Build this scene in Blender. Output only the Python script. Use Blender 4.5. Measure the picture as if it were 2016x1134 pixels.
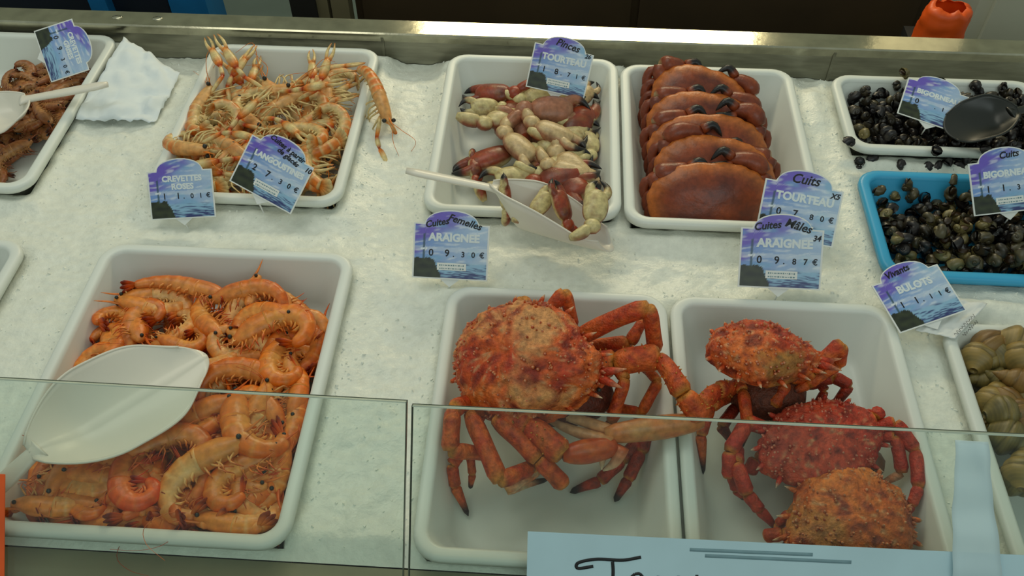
import bpy, math, random
import numpy as np
from mathutils import Vector, Matrix, noise

random.seed(7)
for o in list(bpy.data.objects):
    bpy.data.objects.remove(o, do_unlink=True)
scene = bpy.context.scene
C = scene.collection

# ------------------------------------------------------------------ camera
F_PX, PITCH, ROLL, YAW, CAM_H = 1775.0, 0.85598, -0.00365, 0.0640, 0.975
def _basis():
    cy, sy = math.cos(YAW), math.sin(YAW)
    fw0 = Vector((-sy, cy, 0)); rt0 = Vector((cy, sy, 0))
    fw = fw0 * math.cos(PITCH) + Vector((0, 0, -math.sin(PITCH)))
    up0 = rt0.cross(fw)
    rt = math.cos(ROLL) * rt0 + math.sin(ROLL) * up0
    up = -math.sin(ROLL) * rt0 + math.cos(ROLL) * up0
    return rt, up, fw
RT, UP, FW = _basis()
cam = bpy.data.cameras.new('camera')
cam.sensor_width = 36.0
cam.lens = F_PX / 2016 * 36.0
cam.clip_start = 0.02
camo = bpy.data.objects.new('camera', cam); C.objects.link(camo)
camo.matrix_world = Matrix(((RT.x, UP.x, -FW.x, 0), (RT.y, UP.y, -FW.y, 0), (RT.z, UP.z, -FW.z, CAM_H), (0, 0, 0, 1)))
scene.camera = camo

def P(px, py, z=0.0):
    """world point at height z seen at photo pixel (px, py): used to read positions off the photograph"""
    d = FW + RT * ((px - 1008) / F_PX) - UP * ((py - 567) / F_PX)
    t = (z - CAM_H) / d.z
    return Vector((0, 0, CAM_H)) + d * t

# ------------------------------------------------------------------ world, lights, exposure
world = bpy.data.worlds.new('hall'); scene.world = world; world.use_nodes = True
bg = world.node_tree.nodes['Background']
bg.inputs[0].default_value = (0.86, 1.0, 0.90, 1); bg.inputs[1].default_value = 0.32
def area(name, loc, target, sx, sy, energy, col):
    l = bpy.data.lights.new(name, 'AREA'); l.shape = 'RECTANGLE'; l.size = sx; l.size_y = sy
    l.energy = energy; l.color = col
    o = bpy.data.objects.new(name, l); C.objects.link(o); o.location = loc
    o.rotation_euler = (Vector(target) - Vector(loc)).to_track_quat('-Z', 'Y').to_euler()
    return o
area('ceiling_light', (-0.75, 1.55, 1.9), (0.0, 0.8, 0), 1.6, 0.9, 8.5, (1.0, 0.985, 0.84))
area('daylight_opening', (0.6, -1.6, 2.1), (0, 0.7, 0), 2.4, 1.2, 12.0, (0.86, 0.98, 0.97))
area('warm_tube_lamp', (0.10, 3.05, 1.12), (0.1, 1.4, 0.0), 1.25, 0.26, 16, (1.0, 0.86, 0.55))
scene.view_settings.view_transform = 'Standard'
scene.view_settings.look = 'None'
scene.view_settings.exposure = 0.10
scene.view_settings.gamma = 1.0
scene.view_settings.use_curve_mapping = False

# ------------------------------------------------------------------ materials
def lin(c): return c / 12.92 if c <= 0.04045 else ((c + 0.055) / 1.055) ** 2.4
def S(r, g, b): return (lin(r / 255), lin(g / 255), lin(b / 255))
def mat(name, col=(0.8, 0.8, 0.8), rough=0.5, metal=0.0, spec=0.5, attr=False, nscale=60, namt=0.25, bump=0.0, bscale=120, sss=0.0, coat=0.0, stretch=None):
    m = bpy.data.materials.new(name); m.use_nodes = True
    nt = m.node_tree; N = nt.nodes; L = nt.links
    b = N['Principled BSDF']
    b.inputs['Roughness'].default_value = rough; b.inputs['Metallic'].default_value = metal
    b.inputs['Specular IOR Level'].default_value = spec
    b.inputs['Coat Weight'].default_value = coat
    b.inputs['Coat Roughness'].default_value = 0.25
    if sss:
        b.inputs['Subsurface Weight'].default_value = sss
        b.inputs['Subsurface Radius'].default_value = (0.01, 0.008, 0.006)
        b.inputs['Subsurface Scale'].default_value = 0.4
    tc = N.new('ShaderNodeTexCoord'); src = tc.outputs['Object']
    if stretch:
        mp = N.new('ShaderNodeMapping'); mp.inputs['Scale'].default_value = stretch
        L.new(src, mp.inputs['Vector']); src = mp.outputs['Vector']
    nz = N.new('ShaderNodeTexNoise'); nz.inputs['Scale'].default_value = nscale; nz.inputs['Detail'].default_value = 4
    L.new(src, nz.inputs['Vector'])
    mr = N.new('ShaderNodeMapRange'); mr.inputs[1].default_value = 0.3; mr.inputs[2].default_value = 0.7
    mr.inputs[3].default_value = 1 - namt; mr.inputs[4].default_value = 1 + namt
    L.new(nz.outputs['Fac'], mr.inputs[0])
    mx = N.new('ShaderNodeVectorMath'); mx.operation = 'SCALE'
    L.new(mr.outputs[0], mx.inputs['Scale'])
    if attr:
        at = N.new('ShaderNodeAttribute'); at.attribute_name = 'Col'
        L.new(at.outputs['Color'], mx.inputs[0])
    else:
        mx.inputs[0].default_value = col
    L.new(mx.outputs[0], b.inputs['Base Color'])
    if bump:
        n2 = N.new('ShaderNodeTexNoise'); n2.inputs['Scale'].default_value = bscale; n2.inputs['Detail'].default_value = 3
        L.new(src, n2.inputs['Vector'])
        bp = N.new('ShaderNodeBump'); bp.inputs['Strength'].default_value = bump; bp.inputs['Distance'].default_value = 0.004
        L.new(n2.outputs['Fac'], bp.inputs['Height']); L.new(bp.outputs['Normal'], b.inputs['Normal'])
    return m
M = {}
M['tray'] = mat('white_plastic', S(226, 230, 222), 0.38, nscale=6, namt=0.03, sss=0.0)
M['trayblue'] = mat('blue_plastic', S(60, 168, 214), 0.35, nscale=6, namt=0.04)
M['scoop'] = mat('cream_plastic', S(228, 222, 208), 0.3, nscale=8, namt=0.03)
M['black'] = mat('black_plastic', S(38, 40, 36), 0.35, nscale=10, namt=0.1)
M['ice'] = mat('crushed_ice', S(232, 234, 222), 0.32, nscale=90, namt=0.06, bump=0.28, bscale=240, spec=0.35)
M['chip'] = mat('ice_chip', S(234, 236, 226), 0.4, nscale=60, namt=0.05, spec=0.5)
M['steel'] = mat('brushed_steel', S(150, 148, 132), 0.30, metal=0.85, nscale=14, namt=0.22, bump=0.06, bscale=40, stretch=(1, 6, 6))
M['rail'] = mat('worn_steel_rail', S(186, 182, 160), 0.13, metal=0.9, nscale=30, namt=0.16, bump=0.03, bscale=90)
M['paint'] = mat('olive_grey_metal', S(140, 138, 112), 0.5, metal=0.25, nscale=8, namt=0.12)
M['shell'] = mat('cooked_shell', attr=True, rough=0.36, nscale=140, namt=0.22, bump=0.12, bscale=260, spec=0.5)
M['shrimp'] = mat('shrimp_shell', attr=True, rough=0.33, nscale=120, namt=0.24, bump=0.1, bscale=300, spec=0.4)
M['rough_shell'] = mat('warty_shell', attr=True, rough=0.5, nscale=150, namt=0.38, bump=0.6, bscale=330, spec=0.4)
M['winkle'] = mat('winkle_shell', attr=True, rough=0.28, nscale=120, namt=0.4, bump=0.1, bscale=200, spec=0.5)
M['print'] = mat('printed_card', attr=True, rough=0.35, nscale=200, namt=0.03)
M['white_card'] = mat('white_card', S(232, 234, 230), 0.4, nscale=30, namt=0.02)
M['ink'] = mat('black_ink', S(14, 14, 18), 0.5, namt=0.0)
M['white_ink'] = mat('white_ink', S(226, 234, 236), 0.5, namt=0.0)
M['grey_ink'] = mat('grey_pencil', S(120, 150, 158), 0.6, namt=0.1)
M['paper'] = mat('paper', S(226, 234, 236), 0.7, nscale=20, namt=0.03)
M['signpaper'] = mat('blue_white_paper', S(186, 214, 222), 0.7, nscale=15, namt=0.04)
M['orange'] = mat('orange_plastic', S(235, 90, 20), 0.45, nscale=12, namt=0.15)
M['brown'] = mat('dark_brown_panel', S(62, 48, 30), 0.55, nscale=3, namt=0.3)
M['floor'] = mat('shop_floor', S(96, 110, 104), 0.4, nscale=5, namt=0.12)
M['darkblue'] = mat('dark_blue_plastic', S(22, 30, 44), 0.5, nscale=5, namt=0.3)
M['blue'] = mat('blue_crate', S(20, 110, 170), 0.45, nscale=8, namt=0.2)
M['cream'] = mat('cream_panel', S(205, 206, 186), 0.5, nscale=5, namt=0.03)
M['post'] = mat('beige_post', S(120, 112, 86), 0.5, nscale=9, namt=0.1)
M['rubber'] = mat('dark_rubber', S(26, 24, 22), 0.7, namt=0.1)
def glass_mat():
    m = bpy.data.materials.new('clear_glass'); m.use_nodes = True
    nt = m.node_tree; nt.nodes.clear(); N = nt.nodes
    out = N.new('ShaderNodeOutputMaterial'); mix = N.new('ShaderNodeMixShader')
    tr = N.new('ShaderNodeBsdfTransparent'); tr.inputs[0].default_value = (0.90, 0.945, 0.925, 1)
    gl = N.new('ShaderNodeBsdfGlossy'); gl.inputs['Roughness'].default_value = 0.03; gl.inputs['Color'].default_value = (1, 1, 1, 1)
    fr = N.new('ShaderNodeFresnel'); fr.inputs['IOR'].default_value = 1.3
    nt.links.new(fr.outputs[0], mix.inputs[0]); nt.links.new(tr.outputs[0], mix.inputs[1]); nt.links.new(gl.outputs[0], mix.inputs[2])
    nt.links.new(mix.outputs[0], out.inputs[0])
    return m
M['glass'] = glass_mat()
M['glass_edge'] = mat('dark_green_glass_edge', S(70, 78, 62), 0.2, namt=0.05)
M['glass_lip'] = mat('pale_glass_edge', S(186, 196, 178), 0.12, namt=0.05)
def film_mat():  # pale see-through colour that imitates a reflection in the glass
    m = bpy.data.materials.new('reflection_film'); m.use_nodes = True
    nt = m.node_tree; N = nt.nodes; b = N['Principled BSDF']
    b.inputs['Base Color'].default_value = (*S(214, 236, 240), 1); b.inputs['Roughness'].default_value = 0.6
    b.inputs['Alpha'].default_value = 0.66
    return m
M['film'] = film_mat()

# ------------------------------------------------------------------ mesh builder
class MB:
    def __init__(s): s.v = []; s.f = []; s.c = []
    def add(s, vs, fs, col):
        k = len(s.v); s.v += [tuple(p) for p in vs]
        s.f += [tuple(i + k for i in f) for f in fs]
        if callable(col): s.c += [col(Vector(p)) for p in vs]
        elif col and isinstance(col[0], (tuple, list)): s.c += list(col)
        else: s.c += [col or (0.8, 0.8, 0.8)] * len(vs)
        return s
    def tube(s, path, rad, n=8, col=(.8, .8, .8), up=(0, 0, 1), cap=True, prof=None):
        """tube along path; rad = list of r or (r_up, r_side); col = one colour, list per ring or f(i, angle, p)"""
        path = [Vector(p) for p in path]; m = len(path); vs = []; cs = []; fs = []
        upv = Vector(up)
        for i, p in enumerate(path):
            t = (path[min(i + 1, m - 1)] - path[max(i - 1, 0)])
            if t.length < 1e-9: t = Vector((1, 0, 0))
            t.normalize()
            sd = t.cross(upv)
            if sd.length < 1e-4: sd = t.cross(Vector((1, 0.3, 0.1)))
            sd.normalize(); u = sd.cross(t).normalized(); upv = u
            r = rad[i] if isinstance(rad, (list, tuple)) else rad
            ru, rs = (r if isinstance(r, (list, tuple)) else (r, r))
            for k in range(n):
                a = 2 * math.pi * k / n
                q = p + u * (math.cos(a) * ru) + sd * (math.sin(a) * rs)
                vs.append(q)
                cs.append(col(i, a, q) if callable(col) else (col[i] if isinstance(col[0], (tuple, list)) else col))
        for i in range(m - 1):
            for k in range(n):
                a = i * n + k; b = i * n + (k + 1) % n
                fs.append((a, b, b + n, a + n))
        if cap:
            fs.append(tuple(range(n - 1, -1, -1))); fs.append(tuple((m - 1) * n + k for k in range(n)))
        return s.add(vs, fs, cs)
    def ball(s, c, r, col=(.8, .8, .8), nu=8, nv=6, R=None):
        rx, ry, rz = r if isinstance(r, (tuple, list)) else (r, r, r)
        vs = []; fs = []
        for j in range(nv + 1):
            ph = math.pi * j / nv
            for i in range(nu):
                a = 2 * math.pi * i / nu
                q = Vector((rx * math.sin(ph) * math.cos(a), ry * math.sin(ph) * math.sin(a), rz * math.cos(ph)))
                if R: q = R @ q
                vs.append(q + Vector(c))
        for j in range(nv):
            for i in range(nu):
                fs.append((j * nu + i, (j + 1) * nu + i, (j + 1) * nu + (i + 1) % nu, j * nu + (i + 1) % nu))
        return s.add(vs, fs, col)
    def box(s, lo, hi, col=(.8, .8, .8)):
        (x0, y0, z0), (x1, y1, z1) = lo, hi
        vs = [(x0, y0, z0), (x1, y0, z0), (x1, y1, z0), (x0, y1, z0), (x0, y0, z1), (x1, y0, z1), (x1, y1, z1), (x0, y1, z1)]
        return s.add(vs, [(3, 2, 1, 0), (4, 5, 6, 7), (0, 1, 5, 4), (1, 2, 6, 5), (2, 3, 7, 6), (3, 0, 4, 7)], col)
    def prism(s, pts, z0, z1, col=(.8, .8, .8)):
        n = len(pts)
        vs = [(x, y, z0) for x, y in pts] + [(x, y, z1) for x, y in pts]
        fs = [tuple(range(n - 1, -1, -1)), tuple(range(n, 2 * n))] + [(i, (i + 1) % n, n + (i + 1) % n, n + i) for i in range(n)]
        return s.add(vs, fs, col)
    def sheet(s, fn, nu, nv, th, col=(.8, .8, .8)):
        """curved sheet fn(u, v) with real thickness th"""
        g = [[Vector(fn(i / nu, j / nv)) for j in range(nv + 1)] for i in range(nu + 1)]
        top = []; bot = []
        for i in range(nu + 1):
            for j in range(nv + 1):
                du = g[min(i + 1, nu)][j] - g[max(i - 1, 0)][j]; dv = g[i][min(j + 1, nv)] - g[i][max(j - 1, 0)]
                n = du.cross(dv)
                n = n.normalized() if n.length > 1e-12 else Vector((0, 0, 1))
                top.append(g[i][j] + n * th / 2); bot.append(g[i][j] - n * th / 2)
        k = len(top); w = nv + 1; fs = []
        for i in range(nu):
            for j in range(nv):
                a = i * w + j
                fs.append((a, a + w, a + w + 1, a + 1)); fs.append((k + a, k + a + 1, k + a + w + 1, k + a + w))
        for i in range(nu):
            a = i * w; fs.append((a, k + a, k + a + w, a + w))
            a = i * w + nv; fs.append((a, a + w, k + a + w, k + a))
        for j in range(nv):
            a = j; fs.append((a, a + 1, k + a + 1, k + a))
            a = nu * w + j; fs.append((a, k + a, k + a + 1, a + 1))
        return s.add(top + bot, fs, col)
    def mesh(s, name):
        me = bpy.data.meshes.new(name); me.from_pydata(s.v, [], s.f); me.update()
        ca = me.color_attributes.new('Col', 'FLOAT_COLOR', 'POINT')
        ca.data.foreach_set('color', np.array([(c[0], c[1], c[2], 1.0) for c in s.c], dtype=np.float32).ravel())
        return me
    def build(s, name, material, parent=None, smooth=True):
        me = s.mesh(name); me.materials.append(material)
        if smooth: me.polygons.foreach_set('use_smooth', [True] * len(me.polygons))
        return link(name, me, parent)
def link(name, me, parent=None):
    o = bpy.data.objects.new(name, me); C.objects.link(o)
    if parent: o.parent = parent
    return o
def thing(name, label, cat, loc=(0, 0, 0), rot=None, group=None):
    o = bpy.data.objects.new(name, None); C.objects.link(o); o.empty_display_size = 0.02
    o.location = loc
    if rot is not None: o.rotation_mode = 'QUATERNION'; o.rotation_quaternion = rot
    return tag(o, label, cat, group)
def tag(o, label=None, cat=None, group=None, kind=None):
    if label: o['label'] = label
    if cat: o['category'] = cat
    if group: o['group'] = group
    if kind: o['kind'] = kind
    return o
def dup(root, loc, rot, label=None, group=None, scale=1.0):
    r = root.copy(); C.objects.link(r); r.location = loc
    r.rotation_mode = 'QUATERNION'; r.rotation_quaternion = rot; r.scale = (scale,) * 3
    if label: r['label'] = label
    if group: r['group'] = group
    for ch in list(root.children):
        c = ch.copy(); C.objects.link(c); c.parent = r
        for g in list(ch.children):
            d = g.copy(); C.objects.link(d); d.parent = c
    return r
_vc = {}
def fit_inside(root, x0, x1, y0, y1, z0, skip=('antenna', 'legs')):
    """slide a thing so that its body lies within the tray walls and above the tray floor"""
    q = np.array(root.rotation_quaternion.to_matrix()) * root.scale[0]; lo = np.full(3, 9.0); hi = -lo
    for ch in root.children:
        if ch.name.split('.')[0] in skip or ch.type != 'MESH': continue
        me = ch.data
        if me.name not in _vc:
            co = np.empty(len(me.vertices) * 3, dtype=np.float32); me.vertices.foreach_get('co', co); _vc[me.name] = co.reshape(-1, 3)
        w = _vc[me.name] @ q.T + np.array(root.location); lo = np.minimum(lo, w.min(0)); hi = np.maximum(hi, w.max(0))
    d = [0, 0, 0]
    for k, (a, b_) in enumerate(((x0, x1), (y0, y1))):
        if hi[k] - lo[k] > b_ - a: d[k] = (a + b_) / 2 - (hi[k] + lo[k]) / 2
        elif lo[k] < a: d[k] = a - lo[k]
        elif hi[k] > b_: d[k] = b_ - hi[k]
    if lo[2] < z0: d[2] = z0 - lo[2]
    root.location = Vector(root.location) + Vector([float(v) for v in d])
    return root
def drop_tree(root):
    for ch in list(root.children):
        for g in list(ch.children): bpy.data.objects.remove(g, do_unlink=True)
        bpy.data.objects.remove(ch, do_unlink=True)
    bpy.data.objects.remove(root, do_unlink=True)
def mix(a, b, t):
    t = max(0.0, min(1.0, t)); return tuple(a[i] * (1 - t) + b[i] * t for i in range(3))
def lerp(a, b, t): return a + (b - a) * t
def sstep(a, b, x):
    t = max(0.0, min(1.0, (x - a) / (b - a))); return t * t * (3 - 2 * t)
def curve_pts(pts, n):
    """Catmull-Rom resample"""
    pts = [Vector(p) for p in pts]; q = [pts[0] * 2 - pts[1]] + pts + [pts[-1] * 2 - pts[-2]]; out = []
    m = len(pts) - 1
    for i in range(n + 1):
        t = i / n * m; k = min(int(t), m - 1); t -= k
        a, b, c, d = q[k], q[k + 1], q[k + 2], q[k + 3]
        out.append(0.5 * ((2 * b) + (c - a) * t + (2 * a - 5 * b + 4 * c - d) * t * t + (3 * b - a - 3 * c + d) * t ** 3))
    return out
def euler_q(rx, ry, rz):
    """degrees, applied x then y then z"""
    return (Matrix.Rotation(math.radians(rz), 3, 'Z') @ Matrix.Rotation(math.radians(ry), 3, 'Y') @ Matrix.Rotation(math.radians(rx), 3, 'X')).to_quaternion()

# ------------------------------------------------------------------ trays and counter layout
RIM = 0.035
# name: x0, x1, y0 (near), y1 (far), depth, colour, label
TRAYS = {
 'langoustine': (-0.628, -0.322, 0.967, 1.370, 0.072, 'tray', 'white plastic tray holding the langoustines'),
 'claw':        (-0.198, 0.102, 0.962, 1.363, 0.072, 'tray', 'white plastic tray holding loose black-tipped crab claws'),
 'brown_crab':  (0.106, 0.404, 0.952, 1.350, 0.072, 'tray', 'white plastic tray holding the stack of brown crabs'),
 'shrimp':      (-0.645, -0.279, 0.419, 0.868, 0.085, 'tray', 'large white plastic tray full of pink shrimps'),
 'spider_crab': (-0.141, 0.160, 0.417, 0.816, 0.075, 'tray', 'white plastic tray holding one big spider crab'),
 'spider_crabs': (0.164, 0.464, 0.417, 0.816, 0.075, 'tray', 'white plastic tray holding three spider crabs'),
 'brown_shrimp': (-1.110, -0.806, 0.969, 1.384, 0.072, 'tray', 'white plastic tray of small brown shrimps at the far left corner'),
 'cut_off':     (-1.060, -0.758, 0.450, 0.866, 0.072, 'tray', 'white tray cut off by the left edge beside the shrimp tray'),
 'whelk':       (0.522, 0.822, 0.390, 0.790, 0.072, 'tray', 'white plastic tray holding the whelks'),
 'blue':        (0.467, 0.790, 0.868, 1.092, 0.060, 'trayblue', 'bright blue plastic tray of winkles'),
 'winkle':      (0.468, 0.815, 1.140, 1.340, 0.055, 'tray', 'shallow white plastic tray of dark winkles by the steel back'),
}
def rrect(x0, x1, y0, y1, r, n=6):
    out = []
    for cx, cy, a0 in ((x1 - r, y1 - r, 0), (x0 + r, y1 - r, 90), (x0 + r, y0 + r, 180), (x1 - r, y0 + r, 270)):
        for k in range(n + 1):
            a = math.radians(a0 + 90 * k / n); out.append((cx + r * math.cos(a), cy + r * math.sin(a)))
    return out
def loft(b, rings, close_last=True):
    n = len(rings[0]); vs = [p for r in rings for p in r]; fs = []
    for i in range(len(rings) - 1):
        for k in range(n):
            a = i * n + k; c = i * n + (k + 1) % n
            fs.append((a, c, c + n, a + n))
    if close_last: fs.append(tuple((len(rings) - 1) * n + k for k in range(n)))
    b.add(vs, fs, (.8, .8, .8))
def make_tray(key):
    x0, x1, y0, y1, dep, mk, label = TRAYS[key]
    cx, cy = (x0 + x1) / 2, (y0 + y1) / 2; w, d = (x1 - x0) / 2, (y1 - y0) / 2
    zb = RIM - dep
    t = thing('tray', label, 'tray', (cx, cy, zb), group='fishmonger trays')
    def ring(inset, z, r): return [(x, y, z - zb) for x, y in rrect(-w + inset, w - inset, -d + inset, d - inset, max(r, 0.008))]
    rim = MB()
    rim_prof = [(0.004, RIM - 0.012, .030), (0.0, RIM - 0.011, .034), (0.0, RIM - 0.004, .034), (0.002, RIM - 0.001, .033), (0.005, RIM, .030), (0.012, RIM, .026), (0.0155, RIM - 0.002, .022), (0.017, RIM - 0.006, .021)]
    loft(rim, [ring(*p) for p in rim_prof], False)
    rim.build('rim', M[mk], t)
    bas = MB()
    lo = 0.038
    prof = [(0.0045, RIM - 0.011, .030), (0.011, RIM - 0.011, .026), (lo - 0.004, zb + 0.006, .03), (lo, zb, .03)]
    loft(bas, [ring(*p) for p in prof], True)
    n0 = len(bas.v)
    prof = [(0.017, RIM - 0.006, .021), (lo - 0.002, zb + 0.014, .028), (lo + 0.002, zb + 0.007, .028), (lo + 0.008, zb + 0.004, .026), (lo + 0.016, zb + 0.003, .024)]
    loft(bas, [ring(*p) for p in prof], True)
    bas.f = [tuple(reversed(f)) if all(i < n0 for i in f) else f for f in bas.f]
    bas.build('basin', M[mk], t)
    return t

# counter: steel back with rail, front ledge, pan under the ice
WALL_Y = 1.392; XL, XR = -1.6, 1.5
ct = thing('display_counter', 'stainless steel seafood display counter with raised back and front ledge', 'counter', (0, 0, -0.85))
def part(name, m, parent, z_off=0.85, bevel=0):
    pass
b = MB(); b.box((XL, WALL_Y, 0.70), (XR, WALL_Y + 0.002, 0.900)); b.build('back_panel', M['steel'], ct, False)
b = MB(); zt = 0.85 + 0.052
b.v = []; prof = [(WALL_Y - 0.003, zt - 0.006), (WALL_Y - 0.004, zt - 0.001), (WALL_Y - 0.001, zt + 0.001), (WALL_Y + 0.040, zt + 0.001), (WALL_Y + 0.042, zt - 0.002), (WALL_Y + 0.042, zt - 0.03), (WALL_Y + 0.003, zt - 0.03)]
pts = prof
vs = [(XL, y, z) for y, z in pts] + [(XR, y, z) for y, z in pts]; n = len(pts)
b.add(vs, [(i, n + i, n + (i + 1) % n, (i + 1) % n) for i in range(n)] + [tuple(range(n)), tuple(range(2 * n - 1, n - 1, -1))], (.8,) * 3)
b.build('rail', M['rail'], ct, False)
b = MB(); b.box((XL, 0.36, 0.70), (XR, WALL_Y, 0.745)); b.build('pan', M['steel'], ct, False)
b = MB(); b.box((XL, 0.372, 0.70), (XR, 0.418, 0.85)); b.box((XL, 0.330, 0.66), (XR, 0.372, 0.842)); b.build('front_ledge', M['paint'], ct, False)
b = MB(); b.box((XL, 0.34, 0.0), (XR, WALL_Y + 0.04, 0.70)); b.build('cabinet_body', M['paint'], ct, False)
for px, py in ((312, 33), (235, 27)):
    p = P(px, py, 0.053); b = MB(); b.ball((p.x, WALL_Y + 0.02, zt + 0.001), (0.010, 0.007, 0.0025), nu=14); b.build('screw_cover', M['rail'], ct)
# steel seam brackets on the back panel
for px in (755, 1625):
    p = P(px, 120, 0.0)
    b = MB(); b.box((p.x - 0.002, WALL_Y - 0.0025, 0.76), (p.x + 0.003, WALL_Y + 0.001, 0.897)); b.build('seam', M['steel'], ct, False)

for k in TRAYS: make_tray(k)

# ------------------------------------------------------------------ ice bed
def ice_h(x, y):
    base = lerp(0.017, 0.004, sstep(0.5, 1.15, y)) - 0.020 * sstep(1.30, 1.38, y)
    h = base + 0.006 * noise.noise((x * 7, y * 7, 1.3)) + 0.0035 * noise.noise((x * 28, y * 28, 4.0)) + 0.0022 * noise.noise((x * 90, y * 90, 2.0)) + 0.0014 * noise.noise((x * 210, y * 210, 9.0))
    h += 0.012 * math.exp(-((x + 0.30) ** 2 + (y - 1.36) ** 2) / 0.01) * 0.4
    h += 0.016 * math.exp(-((x - 0.56) ** 2 / 0.02 + (y - 0.83) ** 2 / 0.0006))
    h += 0.018 * math.exp(-((x - 0.44) ** 2 / 0.0006 + (y - 1.26) ** 2 / 0.008))
    dip = 0.0
    for x0, x1, y0, y1, dep, mk, _ in TRAYS.values():
        dx = min(x - x0, x1 - x); dy = min(y - y0, y1 - y); m = min(dx, dy)
        if m > -0.06:
            dip = max(dip, sstep(0.012, 0.026, m) * 0.2)
            h = lerp(h, .0155 + .003 * noise.noise((x * 40, y * 40, 0)), math.exp(-(min(m, 0) / .022) ** 2)); h = min(h, RIM - 0.016) if m > -0.004 else h
            if m > -0.008: h -= 0.003 * sstep(-0.008, 0.004, m)
    h *= sstep(.412, .450, y) if h > 0 else 1
    return max(h - dip, -0.0925)
nx, ny = 500, 235
xs = np.linspace(-1.30, 1.25, nx); ys = np.linspace(0.419, WALL_Y - 0.001, ny)
b = MB(); vs = [(x, y, ice_h(x, y)) for y in ys for x in xs]
fs = [(j * nx + i, j * nx + i + 1, (j + 1) * nx + i + 1, (j + 1) * nx + i) for j in range(ny - 1) for i in range(nx - 1)]
b.add(vs, fs, (.8,) * 3)
ice = b.build('crushed_ice', M['ice'])
tag(ice, 'bed of white crushed ice under the trays', 'ice', kind='stuff')
b = MB(); rnd = random.Random(3)
cnt = 0
while cnt < 1500:
    x = rnd.uniform(-1.0, 0.8); y = rnd.uniform(0.425, WALL_Y - 0.012)
    if any(x0 - 0.004 < x < x1 + 0.004 and y0 - 0.004 < y < y1 + 0.004 for x0, x1, y0, y1, *_ in TRAYS.values()): continue
    edge = min((max(x0 - x, x - x1, y0 - y, y - y1)) for x0, x1, y0, y1, *_ in TRAYS.values())
    if edge > 0.02 and rnd.random() < 0.8: continue
    z = ice_h(x, y); s = rnd.uniform(0.0012, 0.0034)
    q = euler_q(rnd.uniform(0, 360), rnd.uniform(0, 360), rnd.uniform(0, 360))
    vv = [q @ Vector((sx * s * rnd.uniform(.5, 1.3), sy * s * rnd.uniform(.5, 1.3), sz * s * rnd.uniform(.3, 0.9))) + Vector((x, y, z - s * 0.1)) for sx, sy, sz in ((1, 0, 0), (-1, 0, 0), (0, 1, 0), (0, -1, 0), (0, 0, 1), (0, 0, -1))]
    b.add(vv, [(0, 2, 4), (2, 1, 4), (1, 3, 4), (3, 0, 4), (2, 0, 5), (1, 2, 5), (3, 1, 5), (0, 3, 5)], (.8,) * 3); cnt += 1
tag(b.build('ice_chips', M['chip'], None, False), 'loose glassy chips scattered over the ice bed', 'ice', kind='stuff')

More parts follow.
